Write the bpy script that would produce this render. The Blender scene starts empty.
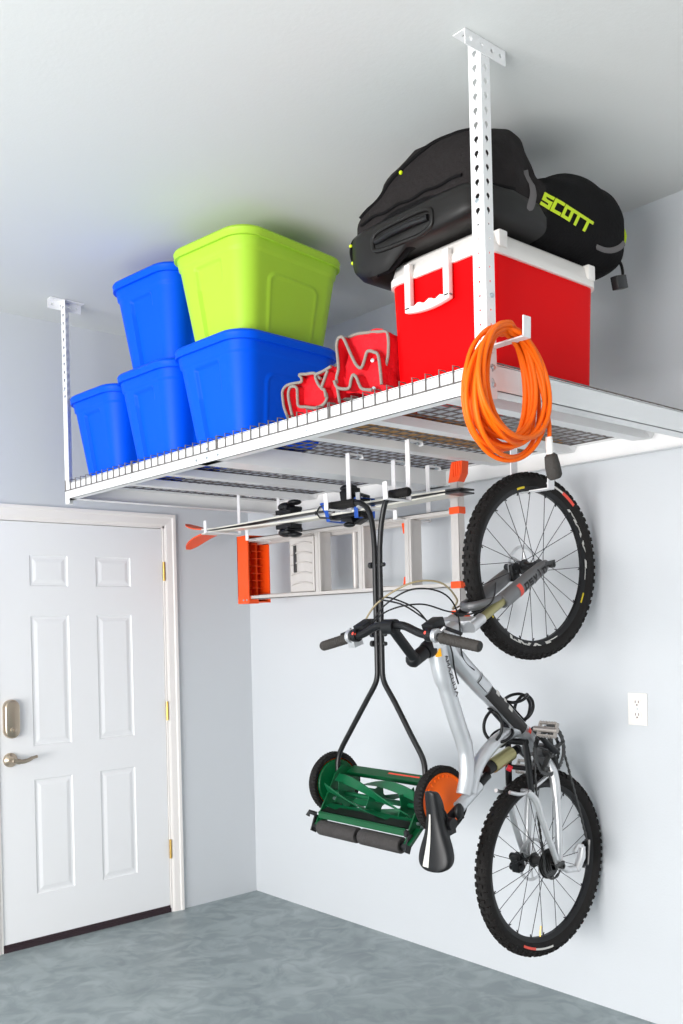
import bpy, bmesh, math, random
from mathutils import Vector, Matrix, noise
from mathutils.bvhtree import BVHTree
random.seed(7)
PI = math.pi
COL = bpy.context.scene.collection
V = Vector

# ------------------------------------------------------------------ materials
def mat(name, col, rough=0.5, metal=0.0, coat=0.0, bump=0.0, bscale=50.0, var=0.0, vscale=6.0,
        emis=None, spec=0.5, alt=None, sheen=0.0):
    m = bpy.data.materials.new(name); m.use_nodes = True
    nt = m.node_tree; b = nt.nodes['Principled BSDF']
    b.inputs['Base Color'].default_value = (*col, 1)
    b.inputs['Roughness'].default_value = rough
    b.inputs['Metallic'].default_value = metal
    b.inputs['Coat Weight'].default_value = coat
    b.inputs['Specular IOR Level'].default_value = spec
    b.inputs['Sheen Weight'].default_value = sheen
    tc = nt.nodes.new('ShaderNodeTexCoord')
    if var or alt:
        n = nt.nodes.new('ShaderNodeTexNoise'); n.inputs['Scale'].default_value = vscale
        n.inputs['Detail'].default_value = 5
        nt.links.new(tc.outputs['Object'], n.inputs['Vector'])
        r = nt.nodes.new('ShaderNodeMix'); r.data_type = 'RGBA'
        a2 = alt if alt else tuple(min(1, c * (1 + var)) for c in col)
        a1 = col if alt else tuple(c * (1 - var) for c in col)
        r.inputs[6].default_value = (*a1, 1); r.inputs[7].default_value = (*a2, 1)
        nt.links.new(n.outputs['Fac'], r.inputs[0])
        nt.links.new(r.outputs[2], b.inputs['Base Color'])
    if bump:
        n2 = nt.nodes.new('ShaderNodeTexNoise'); n2.inputs['Scale'].default_value = bscale
        n2.inputs['Detail'].default_value = 4
        nt.links.new(tc.outputs['Object'], n2.inputs['Vector'])
        bp = nt.nodes.new('ShaderNodeBump'); bp.inputs['Strength'].default_value = bump
        bp.inputs['Distance'].default_value = 0.01
        nt.links.new(n2.outputs['Fac'], bp.inputs['Height'])
        nt.links.new(bp.outputs['Normal'], b.inputs['Normal'])
    return m

M = {}
M['wall'] = mat('wall_paint', (0.615, 0.637, 0.662), 0.7, bump=0.06, bscale=120, spec=0.3)
M['ceil'] = mat('ceiling_paint', (0.70, 0.715, 0.70), 0.8, bump=0.05, bscale=90, spec=0.2)
M['white_trim'] = mat('trim_paint', (0.86, 0.82, 0.79), 0.4)
M['door'] = mat('door_paint', (0.85, 0.85, 0.86), 0.35)
M['rubber_strip'] = mat('door_sweep_rubber', (0.03, 0.015, 0.02), 0.6)
M['brass'] = mat('brass', (0.65, 0.42, 0.12), 0.3, 1.0)
M['nickel'] = mat('satin_nickel', (0.55, 0.46, 0.36), 0.32, 1.0)
M['rack'] = mat('rack_white_powdercoat', (0.86, 0.86, 0.86), 0.35)
M['wire'] = mat('galvanized_wire', (0.22, 0.20, 0.19), 0.4, 0.7)
M['steel'] = mat('zinc_steel', (0.55, 0.62, 0.66), 0.3, 0.9)
M['hook'] = mat('hook_white_plastic', (0.85, 0.84, 0.85), 0.4)
M['blue'] = mat('blue_plastic', (0.0, 0.095, 0.82), 0.45, bump=0.05, bscale=25, spec=0.12)
M['green'] = mat('lime_plastic', (0.42, 0.70, 0.05), 0.45, bump=0.05, bscale=25, spec=0.25)
M['red_cooler'] = mat('red_plastic', (0.82, 0.002, 0.004), 0.45, bump=0.03, bscale=20, spec=0.06)
M['white_plastic'] = mat('white_plastic', (0.88, 0.84, 0.80), 0.4)
M['bag_fabric'] = mat('bag_fabric', (0.021, 0.018, 0.018), 0.95, bump=0.4, bscale=90, spec=0.15, var=0.25, vscale=8)
M['bag_black'] = mat('bag_black_fabric', (0.005, 0.0045, 0.005), 0.85, bump=0.35, bscale=90, spec=0.15)
M['bag_shell'] = mat('bag_shell_plastic', (0.008, 0.007, 0.0065), 0.48, spec=0.35)
M['lime'] = mat('lime_print', (0.62, 0.80, 0.0), 0.5)
M['grey_strap'] = mat('grey_webbing', (0.13, 0.12, 0.12), 0.8)
M['red_fabric'] = mat('red_canvas', (0.68, 0.010, 0.02), 0.65, spec=0.25, bump=0.5, bscale=45, var=0.15)
M['piping'] = mat('grey_piping', (0.27, 0.24, 0.21), 0.8)
M['rag'] = mat('grey_rag', (0.10, 0.09, 0.085), 0.9, bump=0.5, bscale=60, alt=(0.26, 0.23, 0.2), vscale=25)
M['wood'] = mat('board_wood', (0.50, 0.27, 0.10), 0.7, var=0.25, vscale=12)
M['cord'] = mat('orange_cord', (0.95, 0.15, 0.0), 0.5, spec=0.3)
M['orange'] = mat('orange_plastic', (0.93, 0.085, 0.005), 0.45)
M['wheel_orange'] = mat('orange_hubcap', (0.98, 0.14, 0.0), 0.5, bump=0.15, bscale=12, var=0.05, vscale=9)
M['black_plastic'] = mat('black_plastic', (0.006, 0.006, 0.007), 0.42, spec=0.35)
M['black_rubber'] = mat('black_rubber', (0.012, 0.0105, 0.010), 0.8, spec=0.3, bump=0.2, bscale=120)
M['grip'] = mat('grey_grip_rubber', (0.042, 0.037, 0.033), 0.8, bump=0.3, bscale=150)
M['foam'] = mat('roller_foam', (0.042, 0.038, 0.037), 0.85, bump=0.3, bscale=100, var=0.2, vscale=40)
M['mower_green'] = mat('mower_green', (0.0, 0.080, 0.024), 0.35)
M['mower_green2'] = mat('blade_green', (0.0, 0.10, 0.035), 0.38)
M['black_paint'] = mat('black_tube_paint', (0.010, 0.010, 0.011), 0.35, spec=0.4)
M['frame_silver'] = mat('frame_silver', (0.62, 0.63, 0.65), 0.35, 0.6, coat=0.3)
M['fork_grey'] = mat('fork_grey', (0.20, 0.20, 0.205), 0.4, 0.5)
M['polished'] = mat('polished_alloy', (0.70, 0.70, 0.71), 0.4, 0.8)
M['gold'] = mat('olive_gold', (0.36, 0.33, 0.16), 0.3, 0.6)
M['pedal'] = mat('pedal_alloy', (0.42, 0.38, 0.35), 0.4, 0.8)
M['dark_metal'] = mat('dark_metal', (0.07, 0.07, 0.07), 0.35, 0.8)
M['spoke'] = mat('spoke_black', (0.03, 0.03, 0.035), 0.35, 0.6)
M['decal_white'] = mat('decal_white', (0.68, 0.66, 0.62), 0.5)
M['decal_yellow'] = mat('decal_yellow', (0.85, 0.65, 0.02), 0.5)
M['decal_orange'] = mat('decal_orange', (1.0, 0.45, 0.0), 0.5)
M['decal_red'] = mat('decal_red', (0.85, 0.08, 0.05), 0.5)
M['dial_red'] = mat('dial_red', (0.55, 0.005, 0.015), 0.35)
M['decal_dark'] = mat('decal_dark', (0.018, 0.016, 0.016), 0.5)
M['alu'] = mat('brushed_aluminium', (0.66, 0.62, 0.59), 0.42, 0.45, var=0.08, vscale=15)
M['ski_white'] = mat('ski_cream', (0.72, 0.70, 0.62), 0.35)
M['ski_black'] = mat('ski_base_black', (0.02, 0.02, 0.022), 0.35)
M['blue_strap'] = mat('blue_strap', (0.01, 0.08, 0.42), 0.6)
M['ski_red'] = mat('ski_base_red', (0.42, 0.08, 0.04), 0.4)
M['socket'] = mat('socket_dark', (0.12, 0.05, 0.05), 0.6)
M['amber'] = mat('clear_hose', (0.30, 0.24, 0.13), 0.3)

def floor_mat():
    m = bpy.data.materials.new('concrete_floor'); m.use_nodes = True
    nt = m.node_tree; b = nt.nodes['Principled BSDF']
    tc = nt.nodes.new('ShaderNodeTexCoord')
    def noi(s, d, dist=0):
        n = nt.nodes.new('ShaderNodeTexNoise'); n.inputs['Scale'].default_value = s
        n.inputs['Detail'].default_value = d; n.inputs['Distortion'].default_value = dist
        nt.links.new(tc.outputs['Object'], n.inputs['Vector']); return n
    a = noi(2.2, 8, 1.0); c = noi(6.5, 10, 1.6)
    r1 = nt.nodes.new('ShaderNodeValToRGB'); e = r1.color_ramp.elements
    e[0].position = .32; e[0].color = (0.25, 0.30, 0.315, 1); e[1].position = .7; e[1].color = (0.36, 0.415, 0.43, 1)
    nt.links.new(a.outputs['Fac'], r1.inputs[0])
    r2 = nt.nodes.new('ShaderNodeValToRGB'); e = r2.color_ramp.elements
    e[0].position = .40; e[0].color = (0.80, 0.81, 0.81, 1); e[1].position = .62; e[1].color = (1.08, 1.07, 1.05, 1)
    nt.links.new(c.outputs['Fac'], r2.inputs[0])
    mx = nt.nodes.new('ShaderNodeMix'); mx.data_type = 'RGBA'; mx.blend_type = 'MULTIPLY'
    mx.inputs[0].default_value = 1
    nt.links.new(r1.outputs[0], mx.inputs[6]); nt.links.new(r2.outputs[0], mx.inputs[7])
    nt.links.new(mx.outputs[2], b.inputs['Base Color'])
    b.inputs['Roughness'].default_value = 0.42
    bp = nt.nodes.new('ShaderNodeBump'); bp.inputs['Strength'].default_value = .15; bp.inputs['Distance'].default_value = .01
    nt.links.new(c.outputs['Fac'], bp.inputs['Height']); nt.links.new(bp.outputs['Normal'], b.inputs['Normal'])
    return m
M['floor'] = floor_mat()

# ------------------------------------------------------------------ mesh helpers
ORG = {}
class MB:
    def __init__(s): s.v = []; s.f = []; s.m = []; s.cur = 0
    def add(s, vs, fs, mi=None):
        o = len(s.v); s.v += [V(p) for p in vs]
        for f in fs: s.f.append([i + o for i in f]); s.m.append(s.cur if mi is None else mi)
        return s
    def box(s, a, b):
        x0, y0, z0 = a; x1, y1, z1 = b
        return s.add([(x0,y0,z0),(x1,y0,z0),(x1,y1,z0),(x0,y1,z0),(x0,y0,z1),(x1,y0,z1),(x1,y1,z1),(x0,y1,z1)],
                     [(0,3,2,1),(4,5,6,7),(0,1,5,4),(1,2,6,5),(2,3,7,6),(3,0,4,7)])
    def obox(s, c, ax, ay, az):   # centre and three half-axis vectors
        c = V(c); ax = V(ax); ay = V(ay); az = V(az)
        P = [c + ax*i + ay*j + az*k for k in (-1,1) for (i,j) in ((-1,-1),(1,-1),(1,1),(-1,1))]
        return s.add(P, [(0,3,2,1),(4,5,6,7),(0,1,5,4),(1,2,6,5),(2,3,7,6),(3,0,4,7)])
    def tube(s, pts, r, n=10, closed=False, caps=True, flat=None, upv=None):
        pts = [V(p) for p in pts]; N = len(pts)
        R = r if isinstance(r, (list, tuple)) else [r] * N
        T = []
        for i in range(N):
            if closed: t = pts[(i+1) % N] - pts[i-1]
            elif i == 0: t = pts[1] - pts[0]
            elif i == N-1: t = pts[-1] - pts[-2]
            else: t = pts[i+1] - pts[i-1]
            T.append(t.normalized())
        u = V(upv) if upv else (V((0,0,1)) if abs(T[0].z) < .9 else V((1,0,0)))
        u = (u - T[0]*u.dot(T[0])).normalized()
        rings = []
        fa, fb = flat if flat else (1, 1)
        for i in range(N):
            if upv: u = V(upv)
            u = u - T[i]*u.dot(T[i])
            if u.length < 1e-6: u = T[i].orthogonal()
            u.normalize(); w = T[i].cross(u)
            rings.append([pts[i] + (u*math.cos(2*PI*k/n)*fa + w*math.sin(2*PI*k/n)*fb)*R[i] for k in range(n)])
        vs = [p for rg in rings for p in rg]; fs = []
        for i in range(N if closed else N-1):
            j = (i+1) % N
            for k in range(n):
                l = (k+1) % n
                fs.append((i*n+k, i*n+l, j*n+l, j*n+k))
        if caps and not closed:
            fs.append(tuple(reversed(range(n)))); fs.append(tuple((N-1)*n+k for k in range(n)))
        return s.add(vs, fs)
    def cyl(s, a, b, r0, r1=None, n=20): return s.tube([a, b], [r0, r0 if r1 is None else r1], n)
    def lathe(s, c, ax, prof, n=32, closed=False):   # prof: (distance along axis, radius)
        c = V(c); ax = V(ax).normalized(); u = ax.orthogonal().normalized(); w = ax.cross(u)
        vs = []; P = len(prof)
        for k in range(n):
            a = 2*PI*k/n
            for (h, r) in prof: vs.append(c + ax*h + (u*math.cos(a) + w*math.sin(a))*max(r, 1e-5))
        fs = []
        for k in range(n):
            l = (k+1) % n
            for i in range(P if closed else P-1):
                j = (i+1) % P
                fs.append((k*P+i, k*P+j, l*P+j, l*P+i))
        return s.add(vs, fs)
    def prism(s, poly, off):    # planar polygon of 3D points extruded by off
        poly = [V(p) for p in poly]; off = V(off); n = len(poly)
        vs = poly + [p + off for p in poly]
        fs = [tuple(reversed(range(n))), tuple(range(n, 2*n))] + [(i, (i+1) % n, (i+1) % n + n, i+n) for i in range(n)]
        return s.add(vs, fs)
    def loft(s, secs, caps=True, closed_sec=True):
        n = len(secs[0]); vs = [p for c in secs for p in c]; fs = []
        for i in range(len(secs)-1):
            for k in range(n if closed_sec else n-1):
                l = (k+1) % n
                fs.append((i*n+k, i*n+l, (i+1)*n+l, (i+1)*n+k))
        if caps:
            fs.append(tuple(reversed(range(n)))); fs.append(tuple((len(secs)-1)*n+k for k in range(n)))
        return s.add(vs, fs)
    def ball(s, c, r, n=14, sc=(1,1,1)):
        c = V(c); vs = []; fs = []; m = n//2
        for i in range(m+1):
            th = PI*i/m
            for k in range(n):
                ph = 2*PI*k/n
                vs.append(c + V((math.sin(th)*math.cos(ph)*sc[0], math.sin(th)*math.sin(ph)*sc[1], math.cos(th)*sc[2]))*r)
        for i in range(m):
            for k in range(n):
                l = (k+1) % n
                fs.append((i*n+k, (i+1)*n+k, (i+1)*n+l, i*n+l))
        return s.add(vs, fs)

def origin(o):
    return ORG.get(o.name, V((0,0,0))) if o else V((0,0,0))

def obj(name, mb, m, parent=None, smooth=35, bevel=0.0, label=None, solid=0.0, subd=0, at=None):
    me = bpy.data.meshes.new(name)
    base = origin(parent) if parent else (V(at) if at else V((0,0,0)))
    bm = bmesh.new()
    vs = [bm.verts.new(p - base) for p in mb.v]
    for f, mi in zip(mb.f, mb.m):
        try:
            fc = bm.faces.new([vs[i] for i in f]); fc.material_index = mi
        except ValueError: pass
    bmesh.ops.remove_doubles(bm, verts=bm.verts, dist=1e-5)
    bmesh.ops.recalc_face_normals(bm, faces=bm.faces)
    if bevel:
        es = [e for e in bm.edges if len(e.link_faces) == 2 and e.calc_face_angle(0) > 0.6]
        bmesh.ops.bevel(bm, geom=es, offset=bevel, segments=2, affect='EDGES', profile=0.6)
    bm.to_mesh(me); bm.free()
    for mm in (m if isinstance(m, (list, tuple)) else [m]): me.materials.append(mm)
    o = bpy.data.objects.new(name, me); COL.objects.link(o)
    if parent: o.parent = parent
    else: o.location = base
    ORG[o.name] = base.copy()
    if solid:
        md = o.modifiers.new('s', 'SOLIDIFY'); md.thickness = solid; md.offset = 0
    if subd:
        md = o.modifiers.new('d', 'SUBSURF'); md.levels = subd; md.render_levels = subd
    if smooth:
        for p in me.polygons: p.use_smooth = True
        try: me.set_sharp_from_angle(angle=math.radians(smooth))
        except Exception: pass
    if label: o['label'] = label
    return o

def thing(name, label, cat, loc, group=None):
    o = bpy.data.objects.new(name, None); COL.objects.link(o); o.location = loc
    o.empty_display_size = .05
    ORG[o.name] = V(loc); o['label'] = label; o['category'] = cat
    if group: o['group'] = group
    return o
def tag(o, label, cat, group=None):
    o['label'] = label; o['category'] = cat
    if group: o['group'] = group
    return o
def struct(name, mb, m, parent=None, **k):
    o = obj(name, mb, m, parent, **k)
    if not parent: o['kind'] = 'structure'
    return o

def cr(pts, n=8, closed=False):     # catmull-rom through points
    P = [V(p) for p in pts]; N = len(P); out = []
    for i in range(N if closed else N-1):
        p0 = P[i-1] if (i or closed) else P[0]; p1 = P[i]; p2 = P[(i+1) % N]
        p3 = P[(i+2) % N] if (closed or i+2 < N) else P[-1]
        for k in range(n):
            t = k/n
            out.append(0.5*((2*p1) + (p2-p0)*t + (2*p0-5*p1+4*p2-p3)*t*t + (3*p1-p0-3*p2+p3)*t**3))
    if not closed: out.append(P[-1])
    return out

def rrect(x0, x1, y0, y1, r, z, nc=8, ns=8):   # rounded rectangle ring with points along sides
    out = []
    cs = [(x1-r, y1-r, 0), (x0+r, y1-r, PI/2), (x0+r, y0+r, PI), (x1-r, y0+r, 1.5*PI)]
    for q, (cx, cy, a0) in enumerate(cs):
        arc = [V((cx + r*math.cos(a0 + PI/2*k/nc), cy + r*math.sin(a0 + PI/2*k/nc), z)) for k in range(nc+1)]
        out += arc
        nx = cs[(q+1) % 4]; nxp = V((nx[0] + r*math.cos(nx[2]), nx[1] + r*math.sin(nx[2]), z))
        for k in range(1, ns): out.append(arc[-1].lerp(nxp, k/ns))
    return out

# stroke lettering, mapped through f(x, y) -> 3D
FONT = {'S': [[(1,1),(0,1),(0,.5),(1,.5),(1,0),(0,0)]], 'C': [[(1,1),(0,1),(0,0),(1,0)]],
        'O': [[(0,0),(0,1),(1,1),(1,0),(0,0)]], 'T': [[(-.1,1),(1.1,1)],[(.5,1),(.5,0)]],
        'M': [[(0,0),(0,1),(.5,.35),(1,1),(1,0)]], 'A': [[(0,0),(.5,1),(1,0)],[(.22,.4),(.78,.4)]],
        'V': [[(0,1),(.5,0),(1,1)]], 'I': [[(.5,0),(.5,1)]], 'p': [[(0,-.35),(0,.7),(.8,.7),(.8,0),(0,0)]],
        's': [[(.8,.7),(0,.7),(0,.36),(.8,.36),(.8,0),(0,0)]], 'y': [[(0,.7),(.4,0)],[(.8,.7),(.2,-.35)]],
        'l': [[(.4,0),(.4,1)]], 'o': [[(0,0),(0,.7),(.8,.7),(.8,0),(0,0)]],
        'Z': [[(0,1),(1,1),(0,0),(1,0)]], 'U': [[(0,1),(0,0),(1,0),(1,1)]]}
def letters(mb, text, f, w=.75, gap=.35, th=.11, slant=0.0, n=4):
    x = 0
    for ch in text:
        for st in FONT.get(ch, []):
            for (a, b) in zip(st[:-1], st[1:]):
                a2 = V((a[0]*w, a[1])); b2 = V((b[0]*w, b[1])); d = (b2-a2).normalized(); nn = V((-d.y, d.x))*th; e = d*th
                a3 = a2 - e; b3 = b2 + e
                ps = []
                for k in range(n+1):
                    c = a3.lerp(b3, k/n)
                    for sg in (1, -1):
                        q = c + nn*sg; ps.append(f(x + q.x + slant*q.y, q.y))
                mb.add(ps, [(2*k, 2*k+1, 2*k+3, 2*k+2) for k in range(n)])
        x += (w if ch not in 'I' else w*.5) + gap
    return x

# ------------------------------------------------------------------ room
H = 3.04
DX0, DX1, DH = -1.492, -0.572, 2.05       # door opening
mb = MB(); mb.box((-6.5, -7.2, -.12), (.15, .15, 0)); struct('floor', mb, M['floor'], smooth=0)
mb = MB(); mb.box((-6.5, -7.2, H), (.15, .15, H+.12)); struct('ceiling', mb, M['ceil'], smooth=0)
mb = MB(); mb.box((0, -7.2, 0), (.12, .12, H)); struct('wall_right', mb, M['wall'], smooth=0)
mb = MB(); mb.box((-6.5, 0, 0), (DX0-.02, .12, H)).box((DX1+.02, 0, 0), (0, .12, H)).box((DX0-.02, 0, DH+.02), (DX1+.02, .12, H))
struct('wall_back', mb, M['wall'], smooth=0)
# left wall holds the wide open garage doorway the daylight comes through
mb = MB(); mb.box((-6.62, -7.2, 2.35), (-6.5, .12, H)).box((-6.62, -.9, 0), (-6.5, .12, 2.35)).box((-6.62, -7.2, 0), (-6.5, -5.2, 2.35))
struct('wall_left', mb, M['wall'], smooth=0)
mb = MB(); mb.box((-6.5, -7.32, 0), (.12, -7.2, H))
struct('wall_front', mb, M['wall'], smooth=0)

# door_1: frame, casing, six-panel slab
dr = bpy.data.objects.new('door_1', None); COL.objects.link(dr); dr.location = (DX0, 0, 0); ORG['door_1'] = V((DX0, 0, 0)); dr['kind'] = 'structure'
mb = MB()
for x0, x1 in ((DX0-.02, DX0+.0), (DX1, DX1+.02)): mb.box((x0, -.003, 0), (x1, .12, DH+.02))
mb.box((DX0-.02, -.003, DH), (DX1+.02, .12, DH+.02))
obj('door_jamb', mb, M['white_trim'], dr)
def casing(poly):    # stepped colonial casing from outline
    mb = MB(); mb.prism(poly, (0, -.014, 0)); return mb
CW = .062
def frame_piece(a, b, c, d):
    mb = MB()
    A, B, Cc, D = [V(p) for p in (a, b, c, d)]   # outer start, outer end, inner end, inner start
    prof = [(0, .018), (.25, .018), (.35, .013), (.85, .010), (1, .006)]
    def pt(s, e, t, h): p = s.lerp(e, t); return V((p.x, -h, p.z))
    vs = []; 
    for (t, h) in prof: vs.append(pt(A, D, t, h)); vs.append(pt(B, Cc, t, h))
    vs = [V((A.x, 0, A.z)), V((B.x, 0, B.z))] + vs + [V((D.x, 0, D.z)), V((Cc.x, 0, Cc.z))]
    fs = [(2*i, 2*i+1, 2*i+3, 2*i+2) for i in range(len(vs)//2-1)]
    mb.add(vs, fs); n = len(vs)//2
    mb.add([v.copy() for v in vs], [tuple(2*i for i in range(n)), tuple(2*i+1 for i in range(n))])
    return mb
ix0, ix1, iz = DX0-.012, DX1+.012, DH+.012
obj('casing', frame_piece((ix1+CW,0,0), (ix1+CW,0,iz+CW), (ix1,0,iz), (ix1,0,0)), M['white_trim'], dr, smooth=0)
obj('casing', frame_piece((ix0-CW,0,0), (ix0-CW,0,iz+CW), (ix0,0,iz), (ix0,0,0)), M['white_trim'], dr, smooth=0)
obj('casing', frame_piece((ix0-CW,0,iz+CW), (ix1+CW,0,iz+CW), (ix1,0,iz), (ix0,0,iz)), M['white_trim'], dr, smooth=0)
# slab with real raised panels
sx0, sx1, sz0, sz1, sy = DX0+.003, DX1-.003, .035, DH-.004, .004
mb = MB()
panels = [(-1.318, -1.118, 1.735, 1.888), (-.966, -.764, 1.735, 1.888), (-1.318, -1.118, .960, 1.592), (-.966, -.766, .960, 1.592),
          (-1.318, -1.118, .245, .800), (-.966, -.768, .245, .800)]
xs = sorted({sx0, sx1, *[p[0] for p in panels[::2]], -1.118, -.966, -.766}); xs = [sx0, -1.318, -1.118, -.966, -.766, sx1]
zs = [sz0, .245, .800, .960, 1.592, 1.735, 1.888, sz1]
for i in range(5):
    for j in range(7):
        if i in (1, 3) and j in (1, 3, 5):
            a, b, c, d = xs[i], xs[i+1], zs[j], zs[j+1]
            prev = [(a,sy,c),(b,sy,c),(b,sy,d),(a,sy,d)]
            for (ins, dep) in ((.006, .0045), (.016, .005), (.034, .001), (.036, .001)):
                cur = [(a+ins,sy+dep,c+ins),(b-ins,sy+dep,c+ins),(b-ins,sy+dep,d-ins),(a+ins,sy+dep,d-ins)]
                mb.add(prev+cur, [(k,(k+1)%4,(k+1)%4+4,k+4) for k in range(4)]); prev = cur
            mb.add(prev, [(0,1,2,3)])
        else: mb.add([(xs[i],sy,zs[j]),(xs[i+1],sy,zs[j]),(xs[i+1],sy,zs[j+1]),(xs[i],sy,zs[j+1])], [(0,1,2,3)])
mb.add([(sx0,sy,sz0),(sx1,sy,sz0),(sx1,sy,sz1),(sx0,sy,sz1),(sx0,.046,sz0),(sx1,.046,sz0),(sx1,.046,sz1),(sx0,.046,sz1)],
       [(0,1,5,4),(1,2,6,5),(2,3,7,6),(3,0,4,7),(4,5,6,7)])
slab = obj('door_slab', mb, M['door'], dr, smooth=0)
mb = MB(); mb.box((DX0, -.004, .0), (DX1, .10, .022)).box((DX0+.004, .0, .022), (DX1-.004, .045, .036))
obj('threshold', mb, M['rubber_strip'], dr, smooth=0, label='dark rubber threshold strip')
for z in (1.82, 1.075, .337):
    mb = MB(); mb.cyl((DX1+.002, -.006, z-.05), (DX1+.002, -.006, z+.05), .0065, n=12)
    mb.box((DX1+.002, -.002, z-.048), (DX1+.016, .001, z+.048))
    for q in (-.017, .017): mb.cyl((DX1+.002, -.006, z+q-.001), (DX1+.002, -.006, z+q+.001), .0072, n=12)
    obj('hinge', mb, M['brass'], dr)
# deadbolt plate (stadium) and lever
dc = (-1.430, 1.103)
def stadium(cx, cz, w, h, y, n=12):
    out = []
    for k in range(n+1): a = PI*k/n; out.append(V((cx + w*math.cos(a), y, cz + h - w + w*math.sin(a))))
    for k in range(n+1): a = PI + PI*k/n; out.append(V((cx + w*math.cos(a), y, cz - h + w + w*math.sin(a))))
    return out
mb = MB(); mb.loft([stadium(*dc, .038, .092, sy), stadium(*dc, .038, .092, -.018), stadium(*dc, .034, .088, -.026), stadium(*dc, .030, .084, -.028)])
db = obj('deadbolt_plate', mb, M['nickel'], dr, smooth=50)
mb = MB(); mb.lathe((dc[0], -.028, dc[1]-.052), (0,-1,0), [(0,.016),(.004,.016),(.006,.012),(.006,0)], 20)
mb.box((dc[0]-.002, -.037, dc[1]-.060), (dc[0]+.002, -.033, dc[1]-.044)); obj('key_cylinder', mb, M['nickel'], db)
kc = V((-1.437, sy, .908))
mb = MB(); mb.lathe(kc, (0,-1,0), [(0,.034),(.008,.034),(.014,.031),(.022,.018),(.04,.013),(.058,.015),(.064,.010),(.064,0)], 28)
mb.tube(cr([kc+V((0,-.055,0)), kc+V((.03,-.058,-.006)), kc+V((.06,-.057,-.004)), kc+V((.09,-.055,.006)), kc+V((.115,-.053,.010))], 6),
        [.011]*6+[.009]*6+[.008]*6+[.006]*6+[.004], 12, flat=(.7, 1.2), upv=(0,-1,0))
obj('door_handle', mb, M['nickel'], dr, smooth=50)

# outlet on right wall
t = thing('wall_outlet', 'white double electrical outlet plate on the pale blue wall right of the bicycle', 'outlet', (0, -2.427, 1.17))
mb = MB(); mb.box((-.006, -2.466, 1.110), (0, -2.388, 1.231)); obj('cover_plate', mb, M['white_plastic'], t, bevel=.002)
for z in (1.195, 1.148):
    mb = MB()
    ring = [V((-.006, -2.427 + .017*math.cos(a), z + max(-.0145, min(.0145, .019*math.sin(a))))) for a in [2*PI*k/24 for k in range(24)]]
    mb.prism(ring, (-.003, 0, 0)); r_ = obj('receptacle', mb, M['white_plastic'], t)
    mb = MB()
    for dy in (-.0065, .0065): mb.box((-.0094, -2.427+dy-.0013, z-.001), (-.0088, -2.427+dy+.0013, z+.008))
    mb.cyl((-.0088, -2.427, z-.008), (-.0094, -2.427, z-.008), .003, n=10)
    obj('slots', mb, M['socket'], r_, smooth=0)
mb = MB(); mb.cyl((-.006, -2.427, 1.1715), (-.0075, -2.427, 1.1715), .003, n=12); obj('screw', mb, M['steel'], t)

# ------------------------------------------------------------------ rack
W = 1.2655; YF, YN = -.300, -2.765; ZB, ZT = 2.122, 2.196; YC = -1.46
rk = thing('overhead_storage_rack', 'large white steel storage rack with wire mesh deck hung from the ceiling', 'storage rack', (-W/2, (YF+YN)/2, ZB))
def cbeam_y(x, sgn, y0, y1):   # channel running along Y, open toward sgn (+1 = +X)
    mb = MB(); th = .002; fl = .035
    mb.box((min(x, x+sgn*th), y0, ZB), (max(x, x+sgn*th), y1, ZT))
    mb.box((min(x, x+sgn*fl), y0, ZB), (max(x, x+sgn*fl), y1, ZB+th))
    mb.box((min(x, x+sgn*fl), y0, ZT-th-.002), (max(x, x+sgn*fl), y1, ZT-.002)); return mb
fb = obj('front_beam', cbeam_y(-W, 1, YN, YC), M['rack'], rk, smooth=0)
fb2 = obj('front_beam', cbeam_y(-W, 1, YC, YF), M['rack'], rk, smooth=0)
obj('back_beam', cbeam_y(-.012, -1, YN, YC), M['rack'], rk, smooth=0)
obj('back_beam', cbeam_y(-.012, -1, YC, YF), M['rack'], rk, smooth=0)
def cbeam_x(y, sgn, zb, fl, x0=-W+.003, x1=-.015):
    mb = MB(); th = .002
    mb.box((x0, min(y, y+sgn*th), zb), (x1, max(y, y+sgn*th), ZT-.003))
    mb.box((x0, min(y, y+sgn*fl), zb), (x1, max(y, y+sgn*fl), zb+th))
    mb.box((x0, min(y, y+sgn*fl), ZT-.007), (x1, max(y, y+sgn*fl), ZT-.005)); return mb
obj('side_beam', cbeam_x(YN, 1, ZB, .05, -W), M['rack'], rk, smooth=0)
obj('side_beam', cbeam_x(YF, -1, ZB, .05, -W), M['rack'], rk, smooth=0)
mb = MB(); mb.box((-W+.003, YC-.055, ZB), (-.015, YC+.055, ZT-.004)); obj('centre_beam', mb, M['rack'], rk, smooth=0)
for y in (-2.50, -2.17, -1.86, -.93, -.61):
    mb = MB()   # folded hat joist with crimped, tapering ends
    secs = []
    for (x, sc) in ((-W+.004, .6), (-W+.06, 1), (-.085, 1), (-.016, .55)):
        zb = 2.162 if sc == 1 else 2.172
        secs.append([V((x, y-.028, ZT-.004)), V((x, y-.028*sc, zb)), V((x, y+.022*sc, zb)), V((x, y+.022, ZT-.004))])
    mb.loft(secs); obj('joist', mb, M['rack'], rk, smooth=0)
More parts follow.
